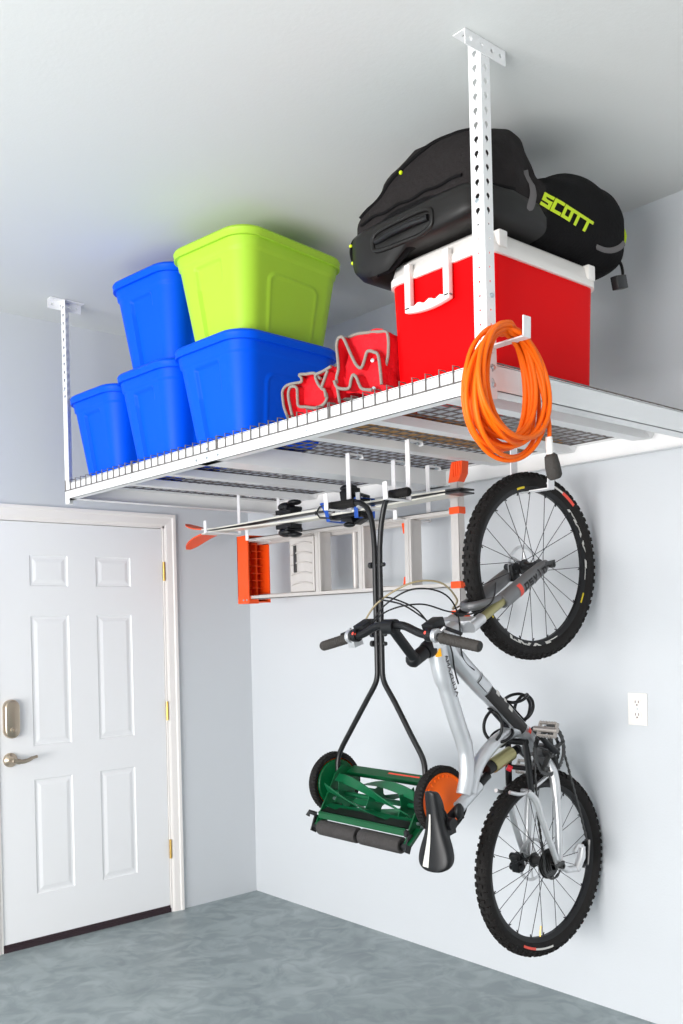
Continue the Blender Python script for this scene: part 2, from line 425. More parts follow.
# wire deck in four panels
for k in range(4):
    y1 = YF - .005 - k*(abs(YN-YF)-.01)/4; y0 = y1 - (abs(YN-YF)-.01)/4 + .008
    mb = MB(); ww = .0022
    n = 12
    for i in range(n+1):
        y = y0 + (y1-y0)*i/n
        mb.tube([(-W-.004, y, 2.158), (-W-.004, y, 2.2085), (-W+.02, y, 2.2085), (-W+.03, y, 2.202), (-.02, y, 2.202)], ww, 6, upv=(0,1,0))
    for i in range(25):
        x = -W + .035 + i*.0496
        mb.tube([(x, y0-.003, 2.199), (x, y1+.003, 2.199)], ww*1.1, 6)
    mb.tube([(-W-.006, y0-.003, 2.160), (-W-.006, y1+.003, 2.160)], ww*1.1, 6)
    obj('wire_deck', mb, M['wire'], rk)

def plate_holes(mb, o, du, dv, width, length, holes):
    """plate from o along dv (length) and du (width) with keyhole/round holes at (v, r, kind)"""
    o = V(o); du = V(du); dv = V(dv); NS = 16
    cuts = sorted(holes); edges = [0.0]
    for a, b in zip(cuts[:-1], cuts[1:]): edges.append((a[0]+b[0])/2)
    edges.append(length)
    for (v, r, kind), lo, hi in zip(cuts, edges[:-1], edges[1:]):
        cell = []; hole = []
        for k in range(NS):
            a = 2*PI*(k+.5)/NS; c, s_ = math.cos(a), math.sin(a)
            hw = width/2; up = hi - v; dn = v - lo
            t = min(hw/abs(c) if abs(c) > 1e-6 else 9, (up if s_ > 0 else dn)/abs(s_) if abs(s_) > 1e-6 else 9)
            cell.append((hw + c*t, v + s_*t))
            if kind == 'key':
                rr = r if s_ > -.2 else r*.55
                hole.append((hw + c*rr*(1 if s_ > -.2 else .7), v + s_*(r if s_ > -.2 else r*1.9)))
            else: hole.append((hw + c*r, v + s_*r))
        vs = [o + du*a + dv*b for a, b in cell] + [o + du*a + dv*b for a, b in hole]
        mb.add(vs, [(k, (k+1) % NS, (k+1) % NS + NS, k + NS) for k in range(NS)])
        # fill the corners of the cell
        for cu in ((0, lo), (width, lo), (width, hi), (0, hi)):
            best = sorted(range(NS), key=lambda k: (cell[k][0]-cu[0])**2 + (cell[k][1]-cu[1])**2)[:2]
            mb.add([o + du*cell[best[0]][0] + dv*cell[best[0]][1], o + du*cu[0] + dv*cu[1], o + du*cell[best[1]][0] + dv*cell[best[1]][1]], [(0,1,2)])

def post(x, y, sx, sy_):   # corner arris at x,y; flanges run sx in X and sy_ in Y
    hs = []
    z = .045
    L = H - .002 - 2.10
    while z < L - .02:
        hs.append((z, 0.0075, 'key') if (z > .47 or z < .1) else (z, .0032, 'r')); z += .0375
    mb = MB()
    plate_holes(mb, (x, y, 2.10), (sx, 0, 0), (0, 0, 1), .036, L, hs)
    plate_holes(mb, (x, y, 2.10), (0, sy_, 0), (0, 0, 1), .040, L, hs)
    p = obj('post', mb, M['rack'], rk, smooth=0, solid=.0022)
    for z in (2.135, 2.18, 2.37):
        mb = MB(); mb.lathe((x + sx*.020, y - sy_*.001, z), (0, -sy_, 0), [(0,.007),(.004,.007),(.006,.005),(.006,0)], 8); obj('bolt', mb, M['steel'], p)
    mb = MB(); mb.lathe((x - sx*.001, y + sy_*.020, 2.62), (-sx, 0, 0), [(0,.006),(.004,.006),(.006,.004),(.006,0)], 8); obj('bolt', mb, M['steel'], p)
    # ceiling bracket
    mb = MB(); x0 = x - sx*.065; cx = x + sx*.10; lo, hi = min(x0, cx), max(x0, cx); w = hi - lo
    yy = y - sy_*.003
    plate_holes(mb, (lo, yy, H-.042), (0, 0, 1), (1, 0, 0), .041, w, [(.022, .006, 'r'), (.065, .005, 'r'), (.108, .006, 'r'), (w-.022, .006, 'r')])
    plate_holes(mb, (lo, yy, H-.003), (0, sy_, 0), (1, 0, 0), .04, w, [(.022, .005, 'r'), (w/2, .004, 'r'), (w-.022, .005, 'r')])
    obj('ceiling_bracket', mb, M['rack'], rk, smooth=0, solid=.0025)
post(-W-.001, YN-.002, 1, 1); post(-W-.001, YF+.002, 1, -1); post(-.012, YN-.002, -1, 1); post(-.012, YF+.002, -1, -1)
for (y, z) in ((-1.39, 2.14), (-1.46, 2.14), (-1.53, 2.14), (-1.46, 2.172), (-2.03, 2.142), (-.9, 2.142)):
    mb = MB(); mb.lathe((-W, y, z), (-1, 0, 0), [(0,.006 if abs(y+1.46) < .1 else .003),(.003,.005 if abs(y+1.46) < .1 else .003),(.003,0)], 8)
    obj('splice_bolt', mb, M['steel'], rk)

# ------------------------------------------------------------------ totes
def tote_body(x0, x1, y0, y1, zb, h, col, tap=.05, r=.085, panels=True):
    """footprint given at the rim; walls taper inward by tap at the bottom"""
    mb = MB(); secs = []
    nz = 60; cx, cy = (x0+x1)/2, (y0+y1)/2
    hx, hy = (x1-x0)/2, (y1-y0)/2
    for j in range(nz+1):
        t = j/nz; z = zb + t*(h-.012)
        ins = tap*(1-t)**1.0
        if t < .06: ins += .016*(1-t/.06)**2
        if t > .86: ins -= .004     # collar under the rim
        ring = rrect(x0+ins, x1-ins, y0+ins, y1-ins, r*(.75+.25*t), z, 8, 40)
        out = []
        for p in ring:
            q = p.copy(); lx, ly = q.x-cx, q.y-cy; d = 0
            nx = ny = 0; rr_ = r*(.75+.25*t); Lx = hx-ins-rr_; Ly = hy-ins-rr_
            if abs(ly) <= Ly + 1e-5: nx = 1 if lx > 0 else -1
            elif abs(lx) <= Lx + 1e-5: ny = 1 if ly > 0 else -1
            def sdf(u, hw, ztop, rad):     # rounded-top panel, all the way down to the foot
                ax_ = abs(u) - (hw-rad); az_ = (t*h) - (ztop-rad)
                if ax_ > 0 and az_ > 0: return math.hypot(ax_, az_) - rad
                return max(ax_, az_) - rad
            if nx:
                e_ = sdf(ly/Ly*.12, .072, h*.80, .006); d = .013*max(0, min(1, .5 - e_/.006))
            elif ny:
                e_ = sdf(lx/Lx*.17, .122, h*.66, .035)
                d = -.0045*max(0, 1 - abs(e_)/.007) - .0022*max(0, min(1, .5 - e_/.006))
            q.x -= nx*d; q.y -= ny*d
            out.append(q)
        secs.append(out)
    mb.loft(secs); return mb
def tote(label, x0, x1, y0, y1, zb, h, m, tap=.052, rot=3):
    t = thing('storage_tote', label, 'storage bin', ((x0+x1)/2, (y0+y1)/2, zb), 'lidded plastic storage totes on the rack')
    ov = .013
    obj('tub', tote_body(x0+ov, x1-ov, y0+ov, y1-ov, zb, h-.012, m, tap), m, t, smooth=50)
    mb = MB(); z = zb + h
    prof = [(.004, -.036), (-.002, -.036), (-.002, -.016), (-.004, -.012), (0, -.004), (.006, .0), (.020, .001), (.028, -.006), (.045, -.006), (.055, .004), (.12, .006)]
    mb.loft([rrect(x0+a, x1-a, y0+a, y1-a, max(.01, .098-a*.6), z+b, 8, 6) for a, b in prof])
    obj('lid', mb, m, t, smooth=50)
    t.rotation_euler.z = math.radians(rot)
    return t
# x0 is the end face turned to the room
tote('blue lidded storage tote at the far left end of the rack with nothing on top', -1.275, -.75, -.740, -.320, 2.205, .372, M['blue'])
tote('blue tote on the rack deck in the middle of the bottom row of three', -1.275, -.75, -1.195, -.760, 2.205, .375, M['blue'])
tote('blue tote stacked on another blue tote close to the ceiling', -1.278, -.75, -1.180, -.745, 2.583, .380, M['blue'], rot=6)
tote('blue tote on the rack deck underneath the lime green one', -1.278, -.74, -1.660, -1.215, 2.205, .372, M['blue'])
tote('lime green storage tote stacked on a blue tote near the ceiling', -1.270, -.69, -1.645, -1.205, 2.580, .372, M['green'], rot=7)

# ------------------------------------------------------------------ cooler
cx0, cx1, cy0, cy1 = -1.17, -.63, -2.70, -2.305
t = thing('cooler', 'red hard plastic cooler with white lid and front carry handle on the rack deck', 'cooler', ((cx0+cx1)/2, (cy0+cy1)/2, 2.205))
def rr(a, z, r): return rrect(cx0+a, cx1-a, cy0+a, cy1-a, r, z, 8, 4)
mb = MB(); mb.loft([rr(.024, 2.205, .04), rr(.014, 2.215, .045), rr(.008, 2.40, .05), rr(.004, 2.537, .05)])
obj('body', mb, M['red_cooler'], t, smooth=50)
mb = MB(); mb.loft([rr(-.004, 2.533, .055), rr(-.004, 2.555, .055), rr(.0, 2.56, .055), rr(.006, 2.588, .052), rr(.022, 2.603, .04), rr(.06, 2.606, .03)])
lid = obj('lid', mb, M['white_plastic'], t, smooth=40)
for x in (cx0+.06, cx1-.05):
    mb = MB(); mb.box((x-.018, cy0-.008, 2.552), (x+.018, cy0+.02, 2.598)); obj('hinge_lug', mb, M['white_plastic'], lid, bevel=.004)
mb = MB()
hy0, hy1, hx = -2.565, -2.415, cx0-.014
for y in (hy0, hy1): mb.box((hx-.008, y-.011, 2.437), (hx+.010, y+.011, 2.572))
grip = []
bot = []
for k in range(13):
    y = hy0-.011 + (hy1-hy0+.022)*k/12; bot.append(V((hx-.008, y, 2.421 + .010*(abs(k-6)/6)**2)))
top = [V((hx-.008, hy1+.011 - (hy1-hy0+.022)*k/20, 2.447 + (.004*math.sin(k*PI/2.5) if 3 < k < 17 else 0))) for k in range(21)]
mb.prism(bot+top, (.018, 0, 0)); obj('handle', mb, M['white_plastic'], t, bevel=.003)

# ------------------------------------------------------------------ wheeled duffel bag
bag = thing('duffel_bag', 'black and charcoal wheeled duffel bag with lime lettering lying on the red cooler', 'bag', (-.85, -2.5, 2.61))
def fold(p, amp=.010):
    a = noise.noise(V((p.x*5+3, p.y*5, p.z*7)))*amp*1.4 + noise.noise(V((p.x*14, p.y*12+5, p.z*15)))*amp*.55
    return a
def sst(a, b, v): t_ = max(0, min(1, (v-a)/(b-a))); return t_*t_*(3-2*t_)
def bsec(x, yc, hw, zb, zs, zt, n=64, eu=2.3, el=4.5):
    out = []
    for k in range(n):
        a = 2*PI*k/n; c, s_ = math.cos(a), math.sin(a)
        e = eu if s_ > 0 else el
        yy = math.copysign(abs(c)**(2/e), c)*hw; zz = abs(s_)**(2/e)
        z = zs + (zt-zs)*zz if s_ > 0 else zs - (zs-zb)*zz
        if s_ <= 0:     # the end sags past the cooler edge
            y = yc + yy
            D = max(sst(-2.325, -2.275, y)*(1 - sst(-1.05, -.85, x)), sst(-2.46, -2.36, y)*(1 - sst(-1.20, -1.175, x)))
            z -= .050*D*min(1, (zs-z)/.06)
        out.append(V((x, yc + yy, z)))
    return out
# (x, ycentre, halfwidth, zbottom, zseam, ztop)
S = [(-1.222, -2.455, .12, 2.66, 2.70, 2.73), (-1.218, -2.455, .19, 2.63, 2.705, 2.775), (-1.205, -2.455, .232, 2.615, 2.71, 2.82), (-1.17, -2.458, .250, 2.612, 2.712, 2.875), (-1.12, -2.46, .258, 2.612, 2.715, 2.895),
     (-1.06, -2.462, .262, 2.612, 2.72, 2.928), (-1.00, -2.463, .262, 2.612, 2.72, 2.938), (-.95, -2.465, .260, 2.612, 2.725, 2.895), (-.915, -2.467, .258, 2.612, 2.735, 2.81), (-.86, -2.47, .258, 2.612, 2.745, 2.84),
     (-.77, -2.47, .258, 2.612, 2.755, 2.882), (-.69, -2.47, .258, 2.612, 2.76, 2.925), (-.62, -2.47, .256, 2.612, 2.76, 2.922), (-.55, -2.47, .255, 2.612, 2.76, 2.90), (-.505, -2.47, .245, 2.618, 2.745, 2.865),
     (-.485, -2.47, .215, 2.63, 2.735, 2.82), (-.475, -2.47, .13, 2.66, 2.72, 2.765)]
secs = []
def cr6(S_, n):
    out = []
    for i in range(len(S_)-1):
        p0 = S_[max(i-1, 0)]; p1 = S_[i]; p2 = S_[i+1]; p3 = S_[min(i+2, len(S_)-1)]
        for k in range(n):
            t_ = k/n; out.append([.5*(2*b + (c-a)*t_ + (2*a-5*b+4*c-d)*t_*t_ + (3*b-a-3*c+d)*t_**3) for a, b, c, d in zip(p0, p1, p2, p3)])
    out.append(list(S_[-1])); return out
for P_ in cr6(S, 5): secs.append(bsec(*P_, eu=2.4 + .9*sst(-.99, -.86, P_[0])))
new = []
for i, c in enumerate(secs):
    cen = sum(c, V())/len(c); o_ = []
    for p in c:
        d = (p-cen).normalized(); hgt = sst(2.71, 2.80, p.z)
        q = p + d*fold(p, .046 if p.x < -.93 else .012)*hgt
        if q.x < -.95: q = q + d*(.009*abs(math.sin(q.x*17 + q.y*13 + 4*noise.noise(q*6)))**.5 - .005)*hgt
        q.z = min(q.z, 3.02); o_.append(q)
    new.append(o_)
mb = MB(); mb.loft(new)
for i, f in enumerate(mb.f):
    c = sum((mb.v[k] for k in f), V())/len(f)
    mb.m[i] = 0 if c.x < -.93 and c.z > 2.70 else 1
body = obj('bag_body', mb, [M['bag_fabric'], M['bag_black']], bag, smooth=60)
bvh = BVHTree.FromPolygons([p for p in mb.v], [f for f in mb.f])
def onbag_y(x, z, off=.003):
    h = bvh.ray_cast(V((x, -4, z)), V((0, 1, 0)))
    return (h[0] + V((0, -off, 0))) if h[0] else V((x, -2.72, z))
def onbag_x(y, z, off=.003):
    h = bvh.ray_cast(V((-3, y, z)), V((1, 0, 0)))
    return (h[0] + V((-off, 0, 0))) if h[0] else V((-1.2, y, z))
# hard shell wrapping the lower end
mb = MB(); secs = []
for (x, hw, zb, zt) in ((-1.240, .150, 2.645, 2.688), (-1.236, .205, 2.622, 2.702), (-1.222, .238, 2.612, 2.716), (-1.18, .258, 2.611, 2.726), (-1.08, .267, 2.611, 2.728), (-.97, .267, 2.612, 2.72), (-.93, .262, 2.613, 2.69)):
    secs.append(bsec(x, -2.455 if x < -1.1 else -2.461, hw, zb, (zb+zt)/2+.01, zt, eu=5))
mb.loft(secs); shell = obj('hard_shell_end', mb, M['bag_shell'], bag, smooth=60, label='black moulded plastic end of the bag')
sb = BVHTree.FromPolygons([p for p in mb.v], [f for f in mb.f])
def onsh(y, z, off=.004):
    h = sb.ray_cast(V((-3, y, z)), V((1, 0, 0)))
    return (h[0] + V((-off, 0, 0))) if h[0] else V((-1.235, y, z))
def ov(cy, cz, a, b, off, n=36, e=4):
    out = []
    for k in range(n):
        t_ = 2*PI*k/n; c, s_ = math.cos(t_), math.sin(t_)
        out.append(onsh(cy + a*math.copysign(abs(c)**(2/e), c), cz + b*math.copysign(abs(s_)**(2/e), s_), off))
    return out
mb = MB(); mb.tube(ov(-2.445, 2.650, .118, .032, .001), .007, 8, closed=True)
obj('grip_rim', mb, M['bag_shell'], shell, smooth=60)
mb = MB(); mb.tube([onsh(y, 2.652, .010 if abs(y+2.445) < .08 else .002) for y in (-2.55, -2.53, -2.50, -2.40, -2.36, -2.34)], .010, 10)
obj('pull_handle', mb, M['black_plastic'], shell, smooth=60)
# seam, straps, lettering, pulls
mb = MB(); mb.tube([onbag_x(-2.655 + .40*k/24, 2.738 + .003*math.sin(k), .004) for k in range(25)], .005, 6); obj('seam_piping', mb, M['bag_black'], bag)
mb = MB(); pts = [onbag_y(-1.025 + .03*math.sin(k/10*2.6), 2.655 + .135*k/10, .003) for k in range(11)]
mb.tube(pts, .015, 8, flat=(1.0, .15), upv=(1, 0, 0)); obj('webbing_strap', mb, M['grey_strap'], bag, label='grey webbing strap')
mb = MB(); pts = [onbag_y(-.665 + .145*k/10, 2.655 + .045*(k/10)**3, .003) for k in range(11)]
mb.tube(pts, .009, 8, flat=(1, .3), upv=(0,0,1)); obj('webbing_strap', mb, M['grey_strap'], bag, label='grey webbing strap')
mb = MB(); pts = [V((-.478 + .012*math.sin(k/8*PI), -2.655 - .03*math.sin(k/8*PI), 2.69 + .11*k/8)) for k in range(9)]
mb.tube(pts, .012, 8, flat=(1.2, .4)); obj('end_handle', mb, M['lime'], bag, label='lime end handle')
mb = MB()
def fl(x, y):   # SCOTT lettering laid on the side of the bag
    u = x*.0435; v = y*.034
    return onbag_y(-.958 + u, 2.704 + v - .10*u, .003)
letters(mb, 'SCOTT', fl, w=.74, gap=.38, th=.15, slant=.45, n=6)
obj('lettering', mb, M['lime'], bag, smooth=0, solid=.001, label='lime SCOTT lettering')
mb = MB(); mb.tube(cr([(-1.17, -2.205, 2.735), (-1.20, -2.200, 2.71), (-1.21, -2.198, 2.675), (-1.205, -2.20, 2.645)], 5), .005, 8)
zp = obj('zip_pull_cord', mb, M['bag_black'], bag)
for p in ((-1.21, -2.198, 2.692), (-1.205, -2.20, 2.64)):
    mb = MB(); mb.ball(p, .006); obj('cord_tip', mb, M['lime'], zp, label='lime cord tip')
mb = MB(); mb.ball(onbag_x(-2.40, 2.85, .004), .006); obj('zip_tag', mb, M['lime'], bag, label='lime zip tag')
mb = MB(); mb.tube(cr([(-.50, -2.68, 2.68), (-.50, -2.70, 2.64), (-.51, -2.71, 2.60), (-.52, -2.71, 2.585)], 5), .005, 8)
mb.obox((-.535, -2.712, 2.575), (.028, 0, .008), (0, .012, 0), (-.006, 0, .020))
bk = obj('side_buckle', mb, M['black_plastic'], bag, bevel=.003)
mb = MB(); mb.tube([onbag_x(-2.24 - .36*k/24, 2.765 + .155*math.sin(k/24*PI*.5), .003) for k in range(25)], .006, 8)
obj('zipper', mb, M['bag_black'], bag)

# ------------------------------------------------------------------ red canvas tool rolls
def canvas(name, label, curves, x0, depth, seed, base, outline):
    t = thing(name, label, 'tool bag', base, 'red canvas tool rolls with grey edging')
    canvas_body(t, outline, x0+.028, .38, seed)
    for ci, (cv, dx, dz) in enumerate(curves):
        pts = cr([(x0 + dx, y, z) for y, z in cv], 5)
        mb = MB(); rows = []
        nr = 14
        for j in range(nr+1):
            s_ = j/nr; row = []
            for i, p in enumerate(pts):
                q = V((p.x + s_*depth, p.y, p.z))
                sag = 1 - .06*s_
                q.z = 2.212 + (p.z - 2.212)*sag
                q.z += .014*s_*noise.noise(V((q.x*16+seed, i*.10, ci))) ; q.y += .016*s_*noise.noise(V((q.x*14, i*.09+seed, 4+ci)))
                q.z = max(q.z, 2.222)
                row.append(q)
            rows.append(row)
        mb.loft(rows, caps=False, closed_sec=False)
        sh = obj('canvas_flap', mb, M['red_fabric'], t, smooth=70, solid=.005)
        mb = MB(); mb.tube([p + V((-.002, 0, 0)) for p in pts], .0050, 8); obj('edge_binding', mb, M['piping'], sh, label='grey cloth edge binding')
    return t
def canvas_body(t, outline, x0, depth, seed):
    mb = MB(); P_ = cr([(x0, y, z) for y, z in outline], 5, closed=True); secs = []
    cen = sum(P_, V())/len(P_)
    for j in range(-2, 15):
        s_ = max(0, j/14); sc = (.80, .94)[j+2] if j < 0 else 1 - .25*s_**2; dx = (-.004, -.001)[j+2] if j < 0 else s_*depth
        row = []
        for i, p in enumerate(P_):
            q = V((p.x + dx, cen.y + (p.y-cen.y)*sc, 2.208 + (cen.z + (p.z-cen.z)*sc - 2.208)*(1-.25*s_)))
            q.z += .030*noise.noise(V((q.x*13+seed, q.y*9, 1)))*.5; q.y += .018*noise.noise(V((q.x*14, q.z*24, seed))); q.x += .012*noise.noise(V((q.y*25, q.z*25, seed))); q.z = max(2.222, q.z); row.append(q)
        secs.append(row)
    mb.loft(secs); return obj('canvas_body', mb, M['red_fabric'], t, smooth=70)
R1 = [(-2.120, 2.222), (-2.108, 2.297), (-2.118, 2.329), (-2.115, 2.374), (-2.112, 2.403), (-2.121, 2.426), (-2.142, 2.424), (-2.162, 2.391), (-2.184, 2.35), (-2.204, 2.32), (-2.223, 2.31), (-2.237, 2.327), (-2.252, 2.353), (-2.280, 2.345), (-2.300, 2.325), (-2.310, 2.24)]
R2 = [(-2.108, 2.292), (-2.12, 2.27), (-2.149, 2.258), (-2.177, 2.256), (-2.186, 2.278), (-2.196, 2.292), (-2.21, 2.282), (-2.221, 2.26), (-2.236, 2.24), (-2.279, 2.228)]
R3 = [(-2.125, 2.43), (-2.17, 2.432), (-2.22, 2.425), (-2.27, 2.415), (-2.31, 2.40), (-2.312, 2.34), (-2.30, 2.30)]
L1 = [(-1.851, 2.218), (-1.828, 2.261), (-1.82, 2.299), (-1.821, 2.323), (-1.845, 2.336), (-1.883, 2.335), (-1.92, 2.332), (-1.923, 2.343), (-1.912, 2.358), (-1.949, 2.352), (-1.99, 2.345), (-2.02, 2.32)]
L2 = [(-1.884, 2.218), (-1.873, 2.253), (-1.863, 2.296), (-1.873, 2.321), (-1.897, 2.32), (-1.91, 2.308), (-1.911, 2.281), (-1.916, 2.251), (-1.954, 2.24), (-2.002, 2.228), (-2.042, 2.232), (-2.06, 2.251), (-2.048, 2.276), (-2.023, 2.296), (-2.006, 2.325), (-2.011, 2.336), (-2.046, 2.339), (-2.085, 2.346)]
L3 = [(-2.06, 2.251), (-2.054, 2.275), (-2.04, 2.284), (-2.055, 2.309), (-2.072, 2.334)]
tr = canvas('tool_roll', 'taller crumpled red canvas tool roll with grey edging leaning against the red cooler', [(R1, 0, 0), (R2, -.01, 0), (R3, .03, 0)], -1.20, .07, 1.3, (-1.0, -2.2, 2.205), [(-2.115, 2.262), (-2.122, 2.34), (-2.116, 2.40), (-2.135, 2.425), (-2.20, 2.43), (-2.29, 2.41), (-2.305, 2.33), (-2.30, 2.235), (-2.24, 2.225), (-2.17, 2.25)])
for y, z in ((-2.262, 2.325), (-2.265, 2.238)):
    mb = MB(); mb.lathe((-1.19, y, z), (-1, -.6, 0), [(0,.006),(.004,.006),(.005,0)], 10); obj('snap', mb, M['steel'], tr)
canvas('tool_roll', 'low flattened red canvas tool roll with grey edging in front of the wide blue tote', [(L1, .01, 0), (L2, 0, 0), (L3, -.005, 0)], -1.20, .06, 4.1, (-1.0, -1.95, 2.205), [(-1.865, 2.222), (-1.832, 2.29), (-1.85, 2.325), (-1.915, 2.345), (-1.96, 2.345), (-2.01, 2.318), (-2.05, 2.338), (-2.105, 2.345), (-2.112, 2.28), (-2.06, 2.245), (-1.97, 2.225)])
mb = MB()
secs = []
for j in range(15):
    x = -1.19 + j*.02; s_ = math.sin(PI*(j+.6)/15.2)
    secs.append([V((x, -2.130 + .055*s_*math.cos(a) + .01*noise.noise(V((x*30, a, 0))), max(2.2225, 2.234 + .013*s_*math.sin(a) + .004*noise.noise(V((x*30, a*2, 5)))))) for a in [2*PI*k/24 for k in range(24)]])
mb.loft(secs); tag(obj('folded_rag', mb, M['rag'], smooth=60, at=(-1.05, -2.11, 2.205)), 'grey crumpled rag lying under the red canvas rolls on the rack', 'rag')
mb = MB(); mb.box((-1.10, -2.16, 2.2045), (-.05, -1.90, 2.221)); tag(obj('wooden_board', mb, M['wood'], smooth=0, bevel=.002, at=(-.6, -2.03, 2.205)), 'flat brown wooden board lying on the rack deck seen through the mesh', 'board')

# ------------------------------------------------------------------ hooks
def hook(label, x, y, zt, za, arm, tip, wx=.0, wy=.011, direction=(-1, 0), top=True):
    """flat white strap hook: drop strap at (x,y), arm toward direction, upturned tip"""
    d = V((direction[0], direction[1], 0)); s_ = V((-d.y, d.x, 0)); c = V((x, y, 0)); th = .0022
    t = thing('utility_hook', label, 'hook', (x, y, zt), 'white flat steel hooks on the rack')
    prof = []
    if top: prof += [c - d*.075 + V((0,0,zt-.012)), c - d*.070 + V((0,0,zt)), c + V((0,0,zt))]
    else: prof += [c + V((0,0,zt))]
    prof += [c + V((0,0,za)), c + d*arm + V((0,0,za)), c + d*(arm+.002) + V((0,0,za+tip))]
    mb = MB()
    for a, b in zip(prof[:-1], prof[1:]):
        ax = (b-a); L = ax.length/2 + th; ax.normalize(); nn = ax.cross(s_).normalized()
        mb.obox((a+b)/2, ax*L, s_*wy, nn*th)
    obj('hook_strap', mb, M['hook'], t, smooth=0, bevel=.0008)
    if top:
        mb = MB(); q = c - d*.055 + V((0,0,zt))
        mb.tube([q + V((0,0,.012)), q + V((0,0,-.012))], .004, 8); mb.lathe(q + V((0,0,-.008)), (0,0,-1), [(0,.010),(.003,.010),(.003,.004),(0,.004)], 12)
        obj('wing_nut', mb, M['steel'], t)
    return t
hook('white hook holding the orange ski tips above the door side', -.42, -.49, 2.190, 1.982, .205, .055)
hook('white hook holding the ski tails beside the mower handle', -.42, -1.585, 2.190, 1.987, .205, .055)
hook('white hook holding the orange capped end of the ladder', -.20, -.535, 2.190, 1.950, .205, .055)
hook('white hook holding the ladder rail near its outrigger end', -.20, -1.575, 2.190, 1.950, .205, .050)
hook('white hook holding the left grip of the reel mower handle', -.69, -1.60, 2.190, 1.962, .12, .060)
hook('white hook holding the right grip of the reel mower handle', -.69, -1.925, 2.190, 1.966, .12, .060)
hook('white hook through the rim of the bicycle front wheel', -.375, -2.165, 2.190, 1.985, .16, .050, direction=(0, -1), wy=.019)
hook('white hook on the near corner post carrying the orange cord', -W+.02, YN-.003, 2.235, 2.235, .108, .050, direction=(0, -1), wy=.015, top=False)

# ------------------------------------------------------------------ orange extension cord coil
def coil():
    pts = []; N = 14; rnd = random.Random(3)
    ps = [(rnd.uniform(.075, .150), rnd.uniform(.132, .163), rnd.uniform(-.012, .015), rnd.uniform(-.04, .040)) for _ in range(N+1)]
    ps[0] = (.145, .160, 0, 0); ps[-1] = (.15, .160, 0, .03)
    steps = 44
    for L in range(N):
        a0, a1 = ps[L], ps[L+1]
        for k in range(steps):
            t_ = k/steps; s_ = t_*t_*(3-2*t_)
            w, h, dx, dy = [u+(v-u)*s_ for u, v in zip(a0, a1)]
            a = PI/2 + 2*PI*t_
            top = 2.242 + .008 + .030*((L % 4)/4.)
            yy = -2.835 + dy*(1-.45*math.sin(a)) + .010*math.sin(5*t_+L)
            x = -1.275 + dx + w*math.cos(a)*(1 + .12*math.sin(a)*-1)
            pts.append(V((x, yy, top - h + h*math.sin(a))))
    pts += [V((-1.235, -2.82, 2.262)), V((-1.19, -2.84, 2.22)), V((-1.150, -2.85, 2.12)), V((-1.135, -2.86, 2.03)), V((-1.138, -2.86, 1.985))]
    return pts
cd = thing('extension_cord', 'orange extension cord coiled on the hook at the near corner post of the rack', 'cord', (-1.285, -2.835, 2.1))
mb = MB(); mb.tube(cr(coil(), 2), .0060, 8); obj('coiled_cord', mb, M['cord'], cd, smooth=80)
mb = MB(); mb.tube([(-1.138, -2.86, 1.995), (-1.136, -2.86, 1.97), (-1.134, -2.86, 1.950)], [.009, .010, .009], 12); obj('cord_sleeve', mb, M['white_plastic'], cd, label='pale sleeve with red print')
mb = MB(); mb.tube([(-1.134, -2.86, 1.952), (-1.131, -2.86, 1.946), (-1.124, -2.86, 1.920), (-1.116, -2.86, 1.895), (-1.113, -2.86, 1.888)], [.010, .017, .020, .020, .015], 12)
obj('connector', mb, M['grip'], cd, label='dark rubber connector end')

# ------------------------------------------------------------------ ladder (folded, on its side, parallel to right wall)
ld = thing('step_ladder', 'folded aluminium step ladder with orange cap and feet hung sideways under the rack', 'ladder', (-.30, -1.1, 1.65))
LZ0, LZ1 = 1.650, 1.968; LX = -.355; LY0, LY1 = -1.845, -.43
def rail(name, x, z, y0, y1, w=.055, h=.018):
    mb = MB(); th = .003; s_ = 1 if z > 1.8 else -1
    mb.box((x, y0, z-h/2), (x+w, y1, z-h/2+th) ) if s_ < 0 else mb.box((x, y0, z+h/2-th), (x+w, y1, z+h/2))
    mb.box((x, y0, z-h/2), (x+th, y1, z+h/2)); mb.box((x+w-th, y0, z-h/2), (x+w, y1, z+h/2))
    return obj(name, mb, M['alu'], ld, smooth=0)
rail('front_rail', LX, LZ0+.012, LY0, LY1); rail('front_rail', LX, LZ1-.012, LY0, LY1)
rail('rear_rail', LX+.09, LZ0+.02, -1.56, LY1, .035, .02); rail('rear_rail', LX+.09, LZ1-.02, -1.56, LY1, .035, .02)
for y in (-1.02, -1.315, -1.60):
    mb = MB(); z0, z1 = LZ0+.02, LZ1-.02
    mb.box((LX-.002, y-.0, z0), (LX+.016, y+.022, z1))                 # rounded nose of the tread
    mb.box((LX+.016, y-.004, z0), (LX+.075, y, z1))
    mb.box((LX-.002, y-.014, z0), (LX+.010, y-.002, z1))
    obj('step', mb, M['alu'], ld, smooth=0, bevel=.0015)
for y in (-1.16, -1.50):
    mb = MB(); mb.tube([(LX+.105, y, LZ0+.02), (LX+.105, y, LZ1-.02)], .013, 10); o_ = obj('rear_brace', mb, M['alu'], ld)
mb = MB()
for z, s_ in ((LZ0+.02, 1), (LZ1-.02, -1)):
    mb = MB(); mb.prism([V((LX+.085, -1.525, z)), V((LX+.085, -1.480, z)), V((LX+.085, -1.487, z+s_*.045)), V((LX+.085, -1.515, z+s_*.045))], (.04, 0, 0))
    obj('rear_foot', mb, M['orange'], ld, smooth=0, label='orange rear foot')
